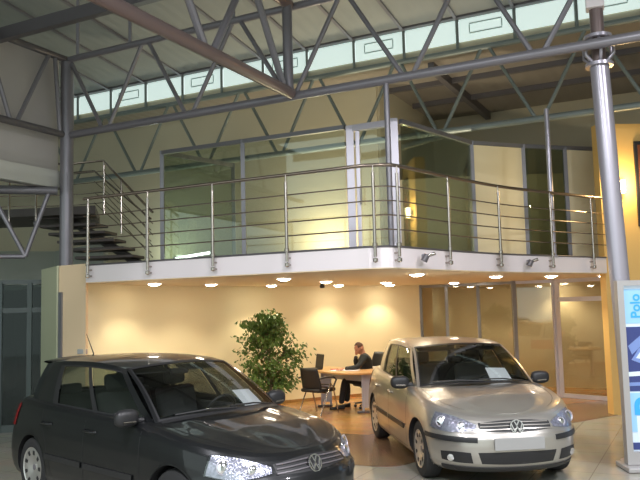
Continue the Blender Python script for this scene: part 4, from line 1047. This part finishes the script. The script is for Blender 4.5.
def hand(wrist, direc, up, name, curl, parent, side=1):
    d = Vector(direc).normalized(); u = Vector(up); u = (u-d*u.dot(d)).normalized(); s = d.cross(u)*side; w = Vector(wrist)
    F = lambda a, bb, c: w+d*a+s*bb+u*c
    P_ = [F(0, 0, 0), F(.045, 0, 0), F(.085, 0, 0)]; E = [(0, 1), (1, 2)]; r = [(.026, .020), (.036, .016), (.034, .014)]
    o_ = skin_mesh(name, P_, E, r, 'skin', parent, 2)
    for k, (yy, L) in enumerate(((-.030, .070), (-.010, .080), (.010, .075), (.030, .060))):
        p0 = F(.07, yy*.9, 0); p1 = F(.095, yy, 0); p2 = p1 + (d*cos(curl)-u*sin(curl))*L*.5; p3 = p2 + (d*cos(2*curl)-u*sin(2*curl))*L*.5
        f_ = MB(); f_.tube([p0, p1, p2, p3], [.0095, .0095, .0085, .006], 8); rel(f_.build('finger', 'skin', smooth=60), o_)
    f_ = MB(); f_.tube([F(.02, -.03, 0), F(.045, -.055, -.008), F(.075, -.062, -.018)], [.012, .011, .008], 8); rel(f_.build('thumb', 'skin', smooth=60), o_)
    return o_
hand(v3(-.47, -.38, .788), (-1, .02, -.10), (0, 0, 1), 'hand', .25, pe)
hand(v3(-.21, .075, 1.00), (.05, -.25, 1), (-1, .2, .1), 'hand', -.45, pe, -1)

# ---------------------------------------------------------------- ficus
PX, PY = -.98, 14.15
t = empty('potted_ficus', (PX, PY, 0), 0, 'leafy green ficus tree in a terracotta pot before the cream wall', 'plant'); bpy.context.view_layer.update()
rel(MB().lathe([(.001, .0), (.13, 0), (.18, .30), (.195, .30), (.195, .35), (.165, .35), (.16, .30)], 28, Matrix.Translation((PX, PY, .0065))).build('pot', 'terracotta', smooth=40), t)
rel(MB().lathe([(.001, .315), (.162, .31)], 20, Matrix.Translation((PX, PY, 0))).build('soil', 'soil'), t)
rng = random.Random(4)
br = MB(); tips = []
trunk = spline([(PX, PY, .3), (PX-.03, PY, .6), (PX+.0, PY-.02, .95), (PX-.05, PY, 1.3), (PX-.06, PY, 1.75)], 4)
br.tube(trunk, [lerp(.028, .008, i/(len(trunk)-1)) for i in range(len(trunk))], 8)
br.tube([(PX+.03, PY, .3), (PX+.08, PY+.02, .8), (PX+.25, PY, 1.15), (PX+.42, PY-.05, 1.32)], [.02, .015, .01, .006], 7)
# crown outline: radius to the left/right per height, read as the tree's own shape
prof = [(.42, .20, .40), (.6, .44, .52), (.8, .52, .55), (.95, .60, .76), (1.1, .72, .84), (1.25, .70, .78), (1.4, .66, .50), (1.6, .64, .30), (1.72, .56, .26), (1.86, .22, .22), (1.97, .08, .06)]
def ext(z, side): return interp([p[0] for p in prof], [p[1 if side < 0 else 2] for p in prof], z)
N = 130
for i in range(N):
    z = rng.uniform(.48, 1.84); a = rng.uniform(0, 2*pi); dx = cos(a); rx = ext(z, dx); ry = .42*min(1, rx/.5)
    k = .25+.78*sqrt(rng.random()); tip = Vector((PX-.03+dx*rx*k, PY+sin(a)*ry*k, z)); s0 = trunk[min(len(trunk)-1, max(0, int((z-.55)/1.35*len(trunk))))]
    s0 = Vector(s0); s0.z = min(s0.z, z-.05); mid = s0.lerp(tip, .55)+Vector((0, 0, .05)); br.tube([s0, mid, tip], [.007, .005, .002], 5); tips.append((s0, mid, tip))
rel(br.build('trunk', 'bark', smooth=40), t)
lf = MB()
for (s0, mid, tip) in tips:
    for k in range(30):
        q = mid.lerp(tip, rng.uniform(.1, 1.1)) if rng.random() < .8 else s0.lerp(mid, rng.random())
        q = q + Vector((rng.gauss(0, .055), rng.gauss(0, .055), rng.gauss(0, .05)))
        rx = ext(q.z, q.x-PX)
        if abs(q.x-PX+.03) > rx*1.12+.03: continue
        L = rng.uniform(.065, .10); w = L*.27; d = Vector((rng.gauss(0, .6), rng.gauss(0, .6), -rng.uniform(.2, 1.0))).normalized(); s = d.cross(Vector((rng.gauss(0, 1), rng.gauss(0, 1), rng.gauss(0, .4)))).normalized(); n = d.cross(s)
        lf.add([q, q+d*L*.45+s*w+n*.006, q+d*L+n*-.004, q+d*L*.45-s*w+n*.006, q+d*L*.5-n*.004], [(0, 1, 4), (1, 2, 4), (2, 3, 4), (3, 0, 4)])
fo = lf.build('foliage', 'leaf'); rel(fo, t)

# ---------------------------------------------------------------- small box on the cream wall
t = empty('wall_socket_box', (-3.3, 12.3, 1.3), 0, 'small grey box fixed on the cream wall beside the dark car antenna', 'box'); bpy.context.view_layer.update()
rel(MB().box((-3.67, 11.40, 1.36), (.17, .05, .075), Matrix.Rotation(R(-25), 3, 'Z'), bev=.01).build('housing', 'sign_frame'), t)

# ---------------------------------------------------------------- advertising light box
SX, SY, SZ = 3.45, 8.70, 0
sg_ = empty('advertising_sign', (SX+.5, SY, 0), 0, 'tall blue illuminated advertising sign in a grey frame at right edge', 'sign'); bpy.context.view_layer.update()
rz = R(-3); axm = Matrix.Rotation(rz, 3, 'Z')
def SP(x, y, z): v = axm @ Vector((x, y, 0)); return Vector((SX+v.x, SY+v.y, z))
def sbox(x0, x1, z0, z1, y, th, name, m): rel(MB().box(SP((x0+x1)/2, y, (z0+z1)/2), (x1-x0, th, z1-z0), axm, bev=.0).build(name, m), sg_)
H = 2.16; WD = 1.05
sbox(0, .07, .06, H, 0, .12, 'frame_side', 'sign_frame'); sbox(WD-.07, WD, .06, H, 0, .12, 'frame_side', 'sign_frame'); sbox(.07, WD-.07, H-.06, H, 0, .12, 'frame_top', 'sign_frame'); sbox(.07, WD-.07, .06, .20, 0, .12, 'frame_bottom', 'sign_frame')
rel(MB().box(SP(WD/2, .0, .03), (WD+.1, .45, .05), axm, bev=.01).build('base_plate', 'sign_frame'), sg_)
sbox(.07, WD-.07, .20, H-.06, .02, .03, 'back_panel', 'sign_white')
sbox(.075, WD-.075, 1.66, 2.06, -.0, .006, 'upper_field', 'sign_light')
sbox(.075, WD-.075, .88, 1.62, -.0, .006, 'car_picture', 'sign_navy')
sbox(.075, WD-.075, .42, .86, -.0, .006, 'lower_field', 'sign_light')
sbox(.15, WD-.15, .26, .6, -.003, .006, 'white_field', 'sign_white')
sbox(.09, .20, .22, .30, -.006, .006, 'strip_dark', 'sign_navy'); sbox(.20, .34, .22, .30, -.006, .006, 'strip_orange', 'sign_orange')
# headlight artwork on the picture: nested curved bands
def art(pts, m, y=-.006):
    b = MB(); n = len(pts); f_ = [SP(x, y, z) for x, z in pts]; k_ = [SP(x, y+.004, z) for x, z in pts]
    b.add(f_+k_, [tuple(range(n)), tuple(range(n, 2*n))] + [(i, (i+1) % n, n+(i+1) % n, n+i) for i in range(n)]); rel(b.build('picture_shape', m), sg_)
art([(.10, 1.40), (.25, 1.52), (.6, 1.60), (.97, 1.60), (.97, 1.52), (.5, 1.48), (.25, 1.40), (.14, 1.30)], 'sign_mid')
art([(.13, 1.24), (.22, 1.37), (.40, 1.45), (.62, 1.43), (.66, 1.30), (.45, 1.22), (.25, 1.19)], 'sign_mid', -.008)
art([(.18, 1.26), (.25, 1.35), (.37, 1.40), (.42, 1.30), (.33, 1.23)], 'sign_white', -.012)
art([(.44, 1.27), (.46, 1.38), (.57, 1.39), (.60, 1.31), (.53, 1.26)], 'sign_white', -.012)
art([(.08, 1.10), (.5, 1.12), (.97, 1.18), (.97, 1.13), (.5, 1.07), (.08, 1.05)], 'sign_white')
art([(.08, .98), (.5, .99), (.97, 1.04), (.97, 1.00), (.5, .95), (.08, .94)], 'sign_mid')
base_ = Matrix.Translation(SP(.215, -.008, 1.86)) @ axm.to_4x4() @ Matrix.Rotation(R(90), 4, 'X') @ Matrix.Rotation(R(90), 4, 'Z')
add_text('lettering', 'Polo', .155, 'sign_text', base_, sg_, .002, .003)
base_ = Matrix.Translation(SP(.30, -.010, .70)) @ axm.to_4x4() @ Matrix.Rotation(R(90), 4, 'X') @ Matrix.Rotation(R(90), 4, 'Z')
add_text('lettering', 'P', .42, 'sign_text', base_, sg_, .002, .01)
